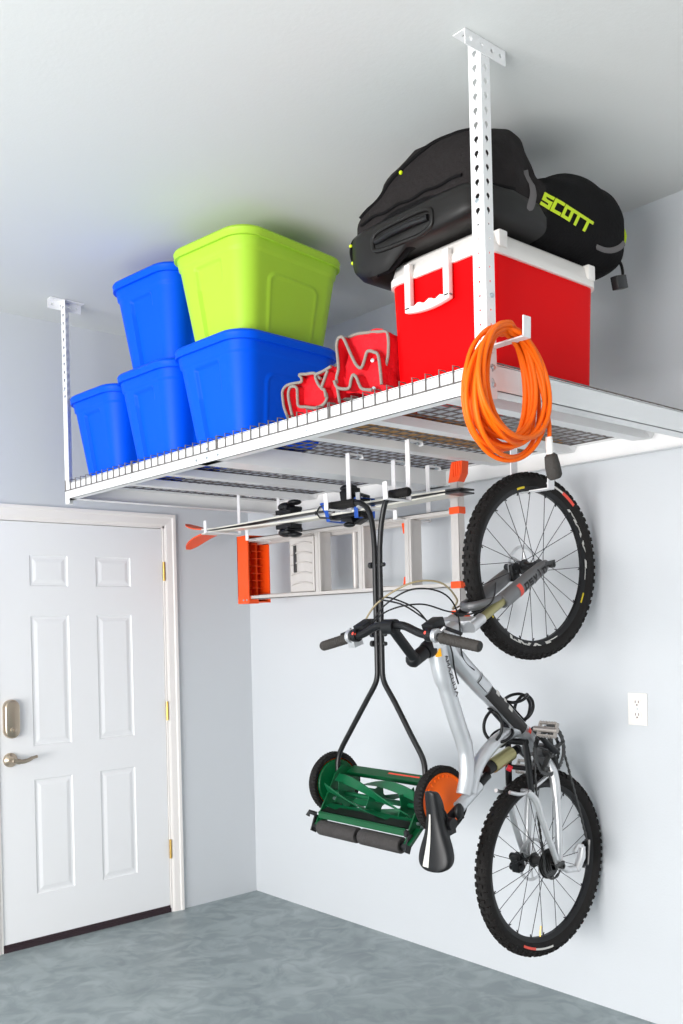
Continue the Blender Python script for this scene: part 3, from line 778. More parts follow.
# tray
mb = MB(); ty0, ty1 = -.97, -.79
mb.box((LX+.015, ty0, LZ0+.025), (LX+.04, ty1, LZ1-.03))
for k in range(6):
    z = LZ0+.06 + k*.048; pts = [V((LX+.012, ty0+.012 + (ty1-ty0-.024)*i/8, z + .012*math.sin(i/8*PI))) for i in range(9)]
    mb.tube(pts, .004, 6)
tr_ = obj('folding_tray', mb, M['alu'], ld, smooth=0, bevel=.004)
mb = MB(); mb.box((LX+.008, ty1-.052, LZ0+.12), (LX+.016, ty1-.036, LZ0+.25)); obj('tray_slot', mb, M['dark_metal'], tr_, smooth=0)
# orange top cap: hollow tray seen from below
mb = MB(); x0, x1, y0, y1, z0, z1 = LX-.010, LX+.128, -.485, -.39, LZ0-.012, LZ1+.012; w = .006
mb.box((x0, y1-w, z0), (x1, y1, z1))
mb.box((x0, y0, z0), (x0+w, y1, z1)); mb.box((x1-w, y0, z0), (x1, y1, z1))
mb.box((x0, y0, z0), (x1, y1, z0+w)); mb.box((x0, y0, z1-w), (x1, y1, z1))
for k in range(1, 9): z = z0 + (z1-z0)*k/9; mb.box((x0+.06, y1-.05, z-.002), (x1, y1, z+.002))
mb.box((x0+.085, y1-.05, z0), (x0+.09, y1, z1))
mb.box((x0-.004, y0-.004, z0-.006), (x0+.06, y0+.09, z0+.03))
cap = obj('top_cap', mb, M['orange'], ld, smooth=0, bevel=.0012, label='orange moulded top cap')
for y in (-.475, -.447):
    mb = MB(); mb.cyl((x0-.004, y, z0+.012), (x0-.008, y, z0+.012), .005, n=10); obj('rivet', mb, M['steel'], cap)
# outrigger bar
mb = MB(); yb = LY0-.005
mb.box((LX-.004, yb-.030, 1.52), (LX+.002, yb+.012, 2.10)).box((LX-.004, yb-.030, 1.52), (LX+.03, yb-.026, 2.10)).box((LX-.004, yb+.008, 1.52), (LX+.03, yb+.012, 2.10))
ob = obj('outrigger_bar', mb, M['alu'], ld, smooth=0, bevel=.001)
for z in (LZ0+.012, LZ1-.010):
    mb = MB(); mb.box((LX-.008, yb-.034, z-.014), (LX+.034, yb+.018, z+.014))
    obj('bracket', mb, M['orange'], ob, smooth=0, bevel=.003, label='orange plastic bracket')
for (za, zb, s_) in ((2.070, 2.150, 1), (1.56, 1.475, -1)):
    mb = MB(); mb.prism([V((LX-.008, yb-.032, za)), V((LX-.008, yb+.018, za)), V((LX-.008, yb+.004, zb-s_*.012)), V((LX-.008, yb-.004, zb)), V((LX-.008, yb-.056, zb)), V((LX-.008, yb-.052, za+s_*.03))], (.04, 0, 0))
    for k in range(4): y = yb - .008 - k*.012; mb.box((LX-.012, y-.003, min(za+s_*.02, zb)), (LX-.006, y+.003, max(za+s_*.02, zb)))
    obj('outrigger_foot', mb, M['orange'], ob, smooth=0, bevel=.0015, label='ribbed orange foot')

# ------------------------------------------------------------------ skis
def ski(label, s_, zc):
    t = thing('ski', label, 'ski', (-.50, -1.1, zc), 'skis strapped base to base')
    path = [(-2.045, .000, .040), (-1.95, .0, .046), (-1.7, .004, .040), (-1.4, .006, .033), (-1.0, .006, .033), (-.6, .001, .040), (-.40, .001, .048),
            (-.30, .010, .050), (-.23, .024, .048), (-.175, .040, .036), (-.14, .052, .014)]
    P = cr([(y, dz, w) for y, dz, w in path], 6)
    mb = MB(); secs = []
    for (y, dz, w) in P:
        if s_ < 0 and y > -.4: dz *= 1.25
        z = zc + s_*dz; th = .006 + .004*math.exp(-((y+1.2)/.4)**2)
        secs.append([V((-.50-w, y, z)), V((-.50-w, y, z+s_*th)), V((-.50+w, y, z+s_*th)), V((-.50+w, y, z))])
    mb.loft(secs)
    for i, f in enumerate(mb.f):
        c = sum((mb.v[k] for k in f), V())/len(f)
        base = all(abs((mb.v[k].z - zc)*s_ - 0) < 1e9 for k in f)
        mb.m[i] = 2 if c.y > -.335 else 0
        if len(f) == 4 and i < 4*(len(P)-1):
            if i % 4 == 3: mb.m[i] = 1 if c.y < -.30 else 3
        if c.y < -1.97: mb.m[i] = 1
    sk = obj('ski_body', mb, [M['ski_white'], M['ski_black'], M['orange'], M['ski_red']], t, smooth=40)
    z = zc + s_*.012
    def up(a): return zc + s_*a
    # toe piece
    mb = MB(); yt = -.985
    mb.obox((-.50, yt, up(.030)), (.032, 0, 0), (0, .055, 0), (0, 0, .010))
    mb.ball((-.50, yt+.015, up(.055)), .036, sc=(1, 1.3, .62)); mb.ball((-.50, yt-.045, up(.070)), .026, sc=(1.2, 1.4, .5))
    mb.cyl((-.545, yt-.035, up(.045)), (-.455, yt-.035, up(.045)), .010)
    obj('toe_binding', mb, M['black_plastic'], t, smooth=60)
    mb = MB(); yh = -1.39
    mb.obox((-.50, yh+.0, up(.024)), (.030, 0, 0), (0, .105, 0), (0, 0, .008))
    mb.obox((-.50, yh-.015, up(.055 if s_ > 0 else .040)), (.028, 0, 0), (0, .035, -s_*.006), (0, .004, .026 if s_ > 0 else .012)); mb.ball((-.50, yh-.005, up(.088 if s_ > 0 else .060)), .034 if s_ > 0 else .024, sc=(1, 1.25, .5))
    mb.obox((-.50, yh-.085, up(.050)), (.020, 0, 0), (0, .030, s_*.010), (0, 0, .006))
    obj('heel_binding', mb, M['black_plastic'], t, smooth=60, bevel=.003)
    mb = MB()
    for x in (-.548, -.452): mb.tube([(x, yh+.05, up(.03)), (x, yh+.13, up(.02)), (x, yh+.16, up(-.01))], .004, 6)
    obj('ski_brake', mb, M['dark_metal'], t)
ski('upper ski of the pair hanging under the rack, reddish underside of its tip curving up', 1, 2.006)
ski('lower ski of the pair hanging under the rack, bright orange tip curving down', -1, 1.999)
mb = MB()
st_ = thing('ski_strap', 'blue straps wound around the two skis beside the heel bindings', 'strap', (-.5, -1.45, 2.0))
for y, dd in ((-1.275, .03), (-1.49, -.0)):
    mb = MB(); mb.tube([(-.548, y, 2.040), (-.550, y-dd, 2.00), (-.548, y-dd*1.3, 1.958), (-.452, y-dd, 1.958), (-.450, y, 2.04)], .010, 8, closed=True, flat=(1.2, .25), upv=(0, 1, 0))
    obj('strap_band', mb, M['blue_strap'], st_)

# ------------------------------------------------------------------ reel mower
mw = thing('reel_mower', 'green push reel mower with orange hubcaps hanging upside down by its black handle', 'mower', (-.75, -1.82, .90))
MX = -.75; YL, YR = -1.545, -2.105; AZ = .893
for i, y in enumerate((YL, YR)):
    s_ = 1 if y == YL else -1     # outward
    mb = MB(); R0, ri = .117, .097
    prof = [(-.016, ri), (-.018, ri+.006), (-.018, R0-.008), (-.014, R0-.002), (-.007, R0), (.007, R0), (.014, R0-.002), (.018, R0-.008), (.018, ri+.006), (.016, ri)]
    wax = V((.12, 1, 0)).normalized(); mb.lathe((MX, y, AZ), wax, prof, 56, closed=True)
    for k in range(56):
        a = 2*PI*k/56; rv = V((math.cos(a), 0, math.sin(a))); tv = V((-math.sin(a), 0, math.cos(a)))
        for q in (-.009, .0, .009): mb.obox(V((MX, y+q, AZ)) + rv*R0, tv*.0035, V((0,.005,0)), rv*.0022)
    tw = obj('wheel', mb, M['black_rubber'], mw, smooth=40)
    mb = MB()
    mb.lathe((MX, y, AZ), wax*s_, [(-.014, ri), (.012, ri), (.016, ri-.003), (.015, ri-.007), (.010, ri-.010), (.009, .03), (.013, .022), (.013, 0)], 48)
    for k in range(24):
        a = 2*PI*k/24; rv = V((math.cos(a), 0, math.sin(a))); mb.obox(V((MX, y, AZ)) + wax*s_*.012 + rv*.083, rv*.005, V((0,.003,0)), V((-math.sin(a),0,math.cos(a)))*.0025)
    obj('hubcap', mb, M['wheel_orange'], tw, smooth=40, label='orange plastic hubcap')
    mb = MB(); mb.lathe((MX, y, AZ), wax*s_, [(-.022, 0), (-.022, .088), (-.016, .092), (-.012, .092)], 40)
    obj('gear_cover', mb, M['mower_green'], tw, smooth=40, label='green inner gear cover')
RXc, RZc = -.885, .744      # roller axis
for y in (-1.590, -2.060):
    mb = MB()
    poly = [(-.70, .945), (-.66, .90), (-.70, .84), (-.80, .790), (-.865, .735), (-.895, .755), (-.865, .81), (-.83, .865), (-.79, .935), (-.75, .965)]
    mb.prism([V((x, y-.003, z)) for x, z in poly], (0, .006, 0))
    mb.obox((-.865, y-.012, .775), (.03, 0, .022), (0, .014, 0), (-.003, 0, .003))
    sp = obj('side_plate', mb, M['mower_green'], mw, smooth=0, bevel=.001)
    for x, z in ((-.80, .84), (-.83, .815), (-.81, .80)):
        mb = MB(); mb.cyl((x, y-.014, z), (x, y+.008, z), .0065, n=8); obj('adjuster_bolt', mb, M['steel'], sp)
    mb = MB(); o_ = .012 if y > -1.8 else -.012
    mb.obox((-.885, y+o_, .755), (.012, 0, .030), (0, .004, 0), (.012, 0, -.006)); mb.tube([(-.885, y+o_*.2, .79), (-.905, y+o_*1.8, .80), (-.910, y+o_*2.2, .785)], .009, 10)
    mb.cyl((RXc, y-.01, RZc), (RXc, y+.01, RZc), .016)
    obj('roller_bracket', mb, M['black_paint'], sp, bevel=.001)
for a, b in ((-1.610, -1.818), (-1.836, -2.042)):
    mb = MB(); mb.lathe((RXc, a, RZc), (0, -1, 0), [(0, .020), (.0, .026), (.005, .029), (a-b-.005, .029), (a-b, .026), (a-b, .018), (a-b-.006, .016), (a-b-.006, 0)], 28)
    mb.lathe((RXc, a, RZc), (0, -1, 0), [(0, 0), (0, .022)], 28)
    obj('roller', mb, M['foam'], mw, smooth=50)
mb = MB(); mb.cyl((RXc, -1.58, RZc), (RXc, -2.07, RZc), .008); obj('roller_axle', mb, M['black_paint'], mw)
# cross members
mb = MB(); mb.obox((-.705, -1.825, .938), (.022, 0, .010), (0, .235, 0), (-.004, 0, .008)); tb_ = obj('tie_bar', mb, M['mower_green'], mw, smooth=0, bevel=.003)
mb = MB(); mb.obox((-.704, -1.88, .9475), (.0035, 0, .0018), (0, .08, 0), (-.0005, 0, .001)); obj('warning_label', mb, M['decal_red'], tb_, smooth=0, label='red warning label strip')
mb = MB(); mb.obox((-.870, -1.825, .790), (.014, 0, -.010), (0, .230, 0), (.003, 0, .004)); mb.box((-.888, -2.05, .778), (-.872, -1.60, .800)); obj('cutter_bar', mb, M['mower_green'], mw, smooth=0, bevel=.002)
mb = MB(); mb.obox((-.845, -1.825, .806), (.020, 0, .006), (0, .230, 0), (-.001, 0, .003)); obj('bed_knife', mb, M['dark_metal'], mw, smooth=0)
# reel
rc = V((-.795, 0, .865)); RR = .072
mb = MB(); mb.cyl((rc.x, -1.595, rc.z), (rc.x, -2.055, rc.z), .010)
reel = obj('reel_shaft', mb, M['mower_green2'], mw)
for y in (-1.66, -1.825, -1.99):
    mb = MB(); n = 10; pts = []
    for k in range(10):
        a = 2*PI*k/10 + y*7; r_ = RR-.006 if k % 2 == 0 else .040; pts.append(V((rc.x + r_*math.cos(a), y-.0015, rc.z + r_*math.sin(a))))
    mb.prism(pts, (0, .003, 0)); obj('spider', mb, M['mower_green2'], reel, smooth=0)
for b in range(5):
    mb = MB(); secs = []
    for k in range(33):
        s_ = k/32; y = -1.600 - .45*s_; a = 2*PI*b/5 + s_*2.1; 
        def rp(r_, da, dy): return V((rc.x + r_*math.cos(a+da), y+dy, rc.z + r_*math.sin(a+da)))
        secs.append([rp(RR, 0, -.002), rp(RR, .05, 0), rp(RR-.026, .42, 0), rp(RR-.026, .36, -.002)])
    mb.loft(secs); obj('reel_blade', mb, M['mower_green2'], reel, smooth=40)
# handle: two bent tubes, crossing plate, grips
hs = [cr([(MX-.005, -1.573, .92), (MX-.005, -1.570, .97), (MX, -1.583, 1.02), (MX, -1.65, 1.11), (MX, -1.735, 1.22), (MX, -1.788, 1.29), (MX, -1.800, 1.33)], 4)
      + [V((MX, -1.800, z)) for z in (1.5, 1.65, 1.73)] + cr([(MX, -1.800, 1.80), (MX, -1.792, 1.88), (MX, -1.775, 1.94), (MX-.002, -1.74, 1.972), (MX-.004, -1.70, 1.981), (MX-.004, -1.560, 1.981)], 5),
      cr([(MX-.005, -2.035, .92), (MX-.005, -2.035, .98), (MX, -2.020, 1.03), (MX, -1.965, 1.11), (MX, -1.89, 1.22), (MX, -1.838, 1.29), (MX, -1.826, 1.33)], 4)
      + [V((MX, -1.826, z)) for z in (1.5, 1.65, 1.73)] + cr([(MX, -1.828, 1.80), (MX, -1.838, 1.88), (MX, -1.855, 1.945), (MX-.002, -1.875, 1.975), (MX-.004, -1.90, 1.985), (MX-.004, -1.985, 1.988)], 5)]
for h_, (ya, yb_) in zip(hs, ((-1.705, -1.550), (-1.885, -1.990))):
    mb = MB(); mb.tube(h_, .0105, 12); ht = obj('handle_tube', mb, M['black_paint'], mw, smooth=60)
    z = h_[-1].z; mb = MB(); mb.tube([(MX-.004, ya, z), (MX-.004, ya+(yb_-ya)*.08, z), (MX-.004, ya+(yb_-ya)*.93, z), (MX-.004, yb_, z)], [.014, .017, .0175, .012], 16)
    obj('grip', mb, M['black_rubber'], ht, smooth=50)
for z in (1.735, 1.44, 1.475):
    mb = MB(); mb.cyl((MX, -1.775, z), (MX, -1.848, z), .005, n=8); mb.cyl((MX, -1.773, z), (MX, -1.787, z), .012, n=10); mb.cyl((MX, -1.838, z), (MX, -1.850, z), .008, n=6)
    obj('clamp_bolt', mb, M['dark_metal'], mw)

# ------------------------------------------------------------------ bicycle
bk = thing('mountain_bike', 'silver full suspension mountain bike hung upright by its front wheel under the rack', 'bicycle', (-.36, -2.23, .28))
BY = -2.228
HR = V((-.340, -2.222, .622)); HF = V((-.375, -2.236, 1.712))
def wheel(name, c, axis, seed, decals):
    axis = V(axis).normalized(); u = V((0, 0, 1)); u = (u - axis*u.dot(axis)).normalized(); w = u.cross(axis)
    def P(r_, a, h): return c + (w*math.cos(a) + u*math.sin(a))*r_ + axis*h      # axis points to the camera side
    # rim
    mb = MB(); n = 96
    prof = [(.273, -.006), (.283, -.0125), (.298, -.0135), (.300, -.011), (.292, 0), (.300, .011), (.298, .0135), (.283, .0125), (.273, .006)]
    rings = [[P(r_, 2*PI*k/n, h) for r_, h in prof] for k in range(n)]
    N = len(prof); vs = [p for r_ in rings for p in r_]
    fs = [(k*N+i, k*N+(i+1) % N, ((k+1) % n)*N+(i+1) % N, ((k+1) % n)*N+i) for k in range(n) for i in range(N)]
    mb.add(vs, fs); rim = obj(name, mb, M['black_plastic'], bk, smooth=40)
    # tyre
    mb = MB(); m_ = 16
    vs = []; fs = []
    for k in range(n):
        for i in range(m_):
            b = 2*PI*i/m_; vs.append(P(.3125 + .0255*math.cos(b), 2*PI*k/n, .0265*math.sin(b)))
    fs = [(k*m_+i, k*m_+(i+1) % m_, ((k+1) % n)*m_+(i+1) % m_, ((k+1) % n)*m_+i) for k in range(n) for i in range(m_)]
    mb.add(vs, fs)
    nk = 76
    for k in range(nk):
        a = 2*PI*k/nk
        rows = ((-.95, .0045), (-.35, .006), (.35, .006), (.95, .0045)) if k % 2 else ((-.80, .005), (0, .008), (.80, .005), (1.15, .004), (-1.15, .004))
        for b, hw in rows:
            rv = (w*math.cos(a) + u*math.sin(a)); nn = rv*math.cos(b) + axis*math.sin(b); tt = (u*math.cos(a) - w*math.sin(a)); sd = nn.cross(tt)
            mb.obox(c + rv*.3125 + nn*.0275, tt*.0062, sd*hw, nn*.0032)
    obj('tire', mb, M['black_rubber'], rim, smooth=35)
    # hub
    mb = MB(); mb.lathe(c, axis, [(-.055, 0), (-.055, .006), (-.045, .008), (-.040, .026), (-.034, .028), (-.030, .018), (-.01, .014), (.015, .014), (.028, .018), (.031, .024), (.035, .024), (.038, .010), (.055, .006), (.055, 0)], 20)
    obj('hub', mb, M['dark_metal'], rim, smooth=40)
    for k in range(24):
        a = 2*PI*k/24; side = 1 if k % 2 else -1; lead = .95 if (k//2) % 2 else -.95
        mb = MB(); mb.tube([P(.024, a + lead, side*.032), P(.274, a, side*.003)], .0013, 5); mb.tube([P(.264, a + lead*.035, side*.004), P(.276, a, side*.003)], .0024, 5)
        obj('spoke', mb, M['spoke'], rim, smooth=0)
    # rotor on far side
    mb = MB()
    for k in range(36):
        a, b = 2*PI*k/36, 2*PI*(k+1)/36
        mb.add([P(.068, a, -.043), P(.080, a, -.043), P(.080, b, -.043), P(.068, b, -.043)], [(0,1,2,3)])
        if k % 6 == 0: mb.tube([P(.020, a, -.043), P(.070, a+.5, -.043)], .0025, 6)
    obj('brake_rotor', mb, M['polished'], rim, smooth=0, solid=.002)
    # decals
    for (kind, a0, a1, m_, ra, rb) in decals:
        mb = MB()
        if kind == 'band':
            K = 16; side_r = ra
            vs = []
            for k in range(K+1):
                a = a0 + (a1-a0)*k/K
                for r_ in (ra, rb):
                    if r_ > .3: 
                        d_ = r_-.3125; h = .0265*math.sqrt(max(0, 1-(d_/.0255)**2)) + .0012
                    else: h = (.0146 if r_ > .282 else .0138)
                    vs.append(P(r_, a, h))
            mb.add(vs, [(2*k, 2*k+1, 2*k+3, 2*k+2) for k in range(K)])
        else:
            span = a1-a0
            def f_(x, y): return P(ra + (rb-ra)*y, a0 + span*x/5.2, .0150)
            letters(mb, kind, f_, w=.85, gap=.22, th=.13, slant=.2, n=3)
        obj('decal', mb, m_, rim, smooth=0)
    return rim
fw = wheel('front_wheel', HF, (-0.085, -1, -.01), 1, [
    ('MAVIC', math.radians(48), math.radians(-14), M['decal_white'], .283, .2965), ('MAVIC', math.radians(-118), math.radians(-62), M['decal_white'], .283, .2965),
    ('band', math.radians(62), math.radians(48), M['decal_red'], .303, .315), ('band', math.radians(80), math.radians(62), M['decal_white'], .305, .312),
    ('band', math.radians(-20), math.radians(-28), M['decal_yellow'], .284, .297), ('band', math.radians(108), math.radians(100), M['decal_yellow'], .284, .297),
    ('band', math.radians(-140), math.radians(-147), M['decal_yellow'], .284, .297)])
rw = wheel('rear_wheel', HR, (-0.060, -1, .0), 2, [
    ('band', math.radians(-117), math.radians(-104), M['decal_red'], .304, .313), ('band', math.radians(-104), math.radians(-86), M['decal_white'], .306, .313)])
mb = MB(); mb.cyl(HR + V((-.02, 0, -.274)), HR + V((-.014, 0, -.235)), .0035, n=8); obj('valve', mb, M['brass'], rw)
mb = MB()
tyre_y = BY
def q3(x, z, y=BY): return V((x, y, z))
# fork
fdir = (V((HF.x, BY, HF.z)) - V((-.94, BY, 1.425))).normalized()
mb = MB(); mb.obox((-.778, BY, 1.505), V((0, .072, 0)), fdir*.018, V((fdir.z, 0, -fdir.x))*.024)
fk = obj('fork_crown', mb, M['polished'], bk, bevel=.008, smooth=50)
for s_ in (1, -1):
    y = BY + s_*.062
    a = V((-.79, y, 1.497)); b = V((-.60, y, 1.592)); e = V((HF.x, y, HF.z))
    mb = MB(); mb.tube([a, b], .0155, 14); obj('stanchion', mb, M['gold'] if s_ < 0 else M['dark_metal'], fk, smooth=60)
    mb = MB(); mb.tube([a.lerp(b, -.02), a.lerp(b, .12), a.lerp(b, .14), a.lerp(b, .30), a.lerp(b, .31)], [.021, .021, .019, .019, .017], 14); obj('stanchion_collar', mb, M['polished'], fk, smooth=40)
    mb = MB(); mb.tube([b.lerp(e, -.10), b.lerp(e, .02), b.lerp(e, .5), b.lerp(e, .92), e + V((.01, 0, .006))], [.024, .0285, .0275, .024, .016], 16)
    lw = obj('fork_lower', mb, M['fork_grey'], fk, smooth=60)
    if s_ < 0:
        mb = MB(); dd = (e-b).normalized(); pn = V((-dd.z, 0, dd.x))
        def ff(x, y_):
            t_ = x*.026; c = b + dd*(.085 + t_)
            ang = (y_-.35)*.9
            return c + V((0, -1, 0))*.0290*math.cos(ang) + pn*.0290*math.sin(ang)
        letters(mb, 'psylo', ff, w=.8, gap=.35, th=.12, slant=0)
        obj('lettering', mb, M['decal_dark'], lw, smooth=0, solid=.0008, label='dark psylo lettering')
        mb = MB(); vs = []
        for k in range(2):
            for j in range(6): ang = -.9 + j*.35; vs.append(b + dd*(.05+.02*k) + V((0,-1,0))*.0296*math.cos(ang) + pn*.0296*math.sin(ang))
        mb.add(vs, [(j, j+1, j+7, j+6) for j in range(5)]); obj('decal', mb, M['decal_red'], lw, smooth=0)
mb = MB(); pn = V((-fdir.z, 0, fdir.x))*-1
arch = []
for k in range(13):
    a = PI*k/12; base = V((-.60, BY, 1.592)); arch.append(base + V((0, -.064*math.cos(a), 0)) + (-fdir)*.045*math.sin(a)*1.0 + V((0,0,0)))
arch = [V((-.615, BY-.062, 1.605)), V((-.635, BY-.055, 1.625)), V((-.655, BY-.03, 1.640)), V((-.66, BY, 1.645)), V((-.655, BY+.03, 1.640)), V((-.635, BY+.055, 1.625)), V((-.615, BY+.062, 1.605))]
arch = [V((-.575, BY-.062, 1.605)), V((-.65, BY-.058, 1.585)), V((-.715, BY-.035, 1.570)), V((-.735, BY, 1.565)), V((-.715, BY+.035, 1.570)), V((-.65, BY+.058, 1.585)), V((-.575, BY+.062, 1.605))]
mb.tube(cr(arch, 5), .016, 10, flat=(1.0, .7)); obj('fork_arch', mb, M['fork_grey'], fk, smooth=60)
# head, stem, bar
mb = MB(); mb.tube([(-.950, BY, 1.420), (-.935, BY, 1.4275), (-.925, BY, 1.4325), (-.90, BY, 1.445)], [.026, .030, .030, .026], 18); obj('headset', mb, M['black_plastic'], bk)
fr = None
mb = MB(); mb.tube([(-.925, BY, 1.432), (-.87, BY, 1.459), (-.80, BY, 1.492)], [.030, .028, .030], 18)
fr = obj('frame', mb, M['frame_silver'], bk, smooth=60)
mb = MB(); mb.tube(cr([(-.865, BY, 1.462), (-.81, BY, 1.405), (-.74, BY, 1.345), (-.60, BY, 1.235), (-.43, BY, 1.100), (-.385, BY, 1.052)], 5), [.030]*6+[.034]*8+[.031]*6+[.029]*6, 18, flat=(1.0, .92))
dt = obj('down_tube', mb, M['frame_silver'], fr, smooth=60)
mb = MB(); mb.tube(cr([(-.893, BY, 1.450), (-.875, BY, 1.37), (-.838, BY, 1.27), (-.797, BY, 1.17), (-.760, BY, 1.08), (-.757, BY, .99), (-.775, BY, .93)], 6), [.034]*10+[.029]*14+[.027]*13, 18, flat=(1, .95))
tt = obj('top_tube', mb, M['frame_silver'], fr, smooth=60)
mb = MB(); mb.tube(cr([(-.400, BY, 1.095), (-.478, BY, 1.121), (-.58, BY, 1.098), (-.665, BY, 1.050), (-.715, BY, .995), (-.742, BY, .93)], 6), [.026]*8+[.024]*23, 18); obj('seat_arc', mb, M['frame_silver'], fr, smooth=60)
mb = MB(); mb.tube([(-.800, BY, .890), (-.765, BY, .910), (-.695, BY, .950)], [.022, .021, .020], 16); obj('seat_tube', mb, M['frame_silver'], fr, smooth=60)
mb = MB(); mb.tube([(-.86, BY, .855), (-.80, BY, .890), (-.700, BY, .948), (-.645, BY, .980)], .0145, 16); sp_ = obj('seat_post', mb, M['black_plastic'], bk)
mb = MB(); mb.cyl((-.368, BY-.045, 1.040), (-.368, BY+.045, 1.040), .026); mb.tube([(-.385, BY, 1.052), (-.34, BY, 1.00), (-.30, BY, .965)], .020, 12); obj('bottom_bracket', mb, M['fork_grey'], fr, smooth=50)
# frame decals
def tube_dec(mb, pts, r_, s0, s1, a0, a1, K=8, J=6):
    P_ = [V(p) for p in pts]; 
    vs = []
    for k in range(K+1):
        s_ = s0 + (s1-s0)*k/K; s_ *= (len(P_)-1); i = min(int(s_), len(P_)-2); c = P_[i].lerp(P_[i+1], s_-i); d_ = (P_[i+1]-P_[i]).normalized(); pp = V((-d_.z, 0, d_.x))
        for j in range(J+1):
            a = a0 + (a1-a0)*j/J; vs.append(c + V((0,-1,0))*r_*math.cos(a) + pp*r_*math.sin(a))
    mb.add(vs, [(k*(J+1)+j, k*(J+1)+j+1, (k+1)*(J+1)+j+1, (k+1)*(J+1)+j) for k in range(K) for j in range(J)])
DT = [(-.74, BY, 1.345), (-.60, BY, 1.235), (-.43, BY, 1.100)]
mb = MB(); tube_dec(mb, DT, .0335, .30, .90, -1.0, .45); obj('black_panel', mb, M['decal_dark'], dt, smooth=60, label='black painted panel')
mb = MB(); tube_dec(mb, DT, .0345, .38, .44, .1, .7, 3, 3); tube_dec(mb, DT, .0345, .60, .66, .0, .5, 3, 3); tube_dec(mb, DT, .0345, .52, .56, .3, .8, 3, 3); obj('decal', mb, M['decal_white'], dt, smooth=0)
mb = MB(); tube_dec(mb, DT, .0345, .93, .97, -.1, .5, 3, 3); obj('decal', mb, M['decal_red'], dt, smooth=0)
mb = MB(); tube_dec(mb, DT, .0352, .10, .115, -.6, 1.1, 2, 8); tube_dec(mb, DT, .0350, .10, .28, -.62, -.55, 8, 1); obj('pinstripe', mb, M['decal_dark'], dt, smooth=0)
TT = [(-.887, BY, 1.405), (-.858, BY, 1.325), (-.822, BY, 1.235)]
mb = MB(); tube_dec(mb, [(-.893, BY, 1.440), (-.878, BY, 1.375)], .0352, .10, .50, -1.1, -.5, 4, 4); obj('decal', mb, M['decal_orange'], tt, smooth=0, label='yellow orange sticker')
mb = MB()
def ft(x, y_):
    t_ = min(1.99, max(0, x*.225)); i = int(t_); A_ = V(TT[i]); B_ = V(TT[i+1]); c = A_.lerp(B_, t_-i); d_ = (B_-A_).normalized(); pp = V((-d_.z, 0, d_.x)); ang = (y_-.5)*.42+.10
    return c + V((0,-1,0))*.0345*math.cos(ang) + pp*.0345*math.sin(ang) 
letters(mb, 'AMAZUOA', ft, w=.75, gap=.32, th=.09, n=2); obj('lettering', mb, M['decal_dark'], tt, smooth=0, label='small dark frame lettering')
mb = MB(); tube_dec(mb, [(-.808, BY, 1.20), (-.770, BY, 1.10)], .0295, .05, .95, .72, .80, 8, 1); obj('pinstripe', mb, M['decal_dark'], tt, smooth=0)
# stem + bars
mb = MB(); mb.ball((-1.005, BY, 1.397), .026, sc=(1, 1.0, 1)); mb.tube([(-1.01, BY, 1.392), (-.955, BY, 1.419)], .024, 16)
for s_ in (.011, -.011): mb.tube([(-1.005+s_, BY+s_, 1.405), (-1.10+s_, BY+s_, 1.500)], .0165, 12)
mb.cyl((-1.106, BY+.024, 1.505), (-1.106, BY-.024, 1.505), .024)
st = obj('stem', mb, M['black_plastic'], bk, smooth=50)
bar = [(-1.09, BY+.345, 1.442), (-1.10, BY+.20, 1.470), (-1.105, BY+.13, 1.482), (-1.108, BY+.06, 1.507), (-1.106, BY, 1.508), (-1.108, BY-.06, 1.507), (-1.105, BY-.13, 1.482), (-1.10, BY-.20, 1.470), (-1.09, BY-.345, 1.442)]
mb = MB(); mb.tube(cr(bar, 5), .0130, 14); hb = obj('handlebar', mb, M['black_plastic'], bk, smooth=60)
for s_ in (1, -1):
    mb = MB(); a = V((-1.1, BY+s_*.205, 1.469)); e = V((-1.09, BY+s_*.345, 1.442))
    mb.tube([a, a.lerp(e, .03), a.lerp(e, .05), a.lerp(e, .97), e], [.016, .0185, .0165, .0172, .0155], 16)
    for k in range(10): mb.tube([a.lerp(e, .10+.08*k), a.lerp(e, .125+.08*k)], .0178, 12)
    obj('grip', mb, M['grip'], hb, smooth=50)
    mb = MB(); g = V((-1.102, BY+s_*.165, 1.478))
    mb.cyl(g + V((0, .012, 0)), g - V((0, .012, 0)), .021)
    mb.obox(g + V((.03, s_*-.012, .025)), (.026, 0, .012), (0, .022, 0), (-.008, 0, .018))
    mb.tube(cr([g + V((.030, 0, .02)), g + V((.036, s_*.02, .022)), g + V((.030, s_*.06, .012)), g + V((.026, s_*.10, .002))], 5), .0065, 10)
    lv = obj('brake_lever', mb, M['black_plastic'], hb, smooth=50, bevel=.002)
    mb = MB(); g2 = V((-1.103, BY+s_*.19, 1.475))
    mb.cyl(g2 + V((0, .008, 0)), g2 - V((0, .008, 0)), .022); mb.obox(g2 + V((.02, 0, -.018)), (.02, 0, .006), (0, .016, 0), (-.005, 0, .014))
    mb.tube([g2 + V((.01, s_*.01, .015)), g2 + V((.018, s_*.02, .026))], .005, 8)
    obj('shifter', mb, M['polished'], hb, smooth=50, bevel=.002, label='silver shifter clamp')
    mb = MB(); mb.ball(g2 + V((-.012, s_*-.03, 0.008)), .0085); obj('red_button', mb, M['decal_red'], hb)
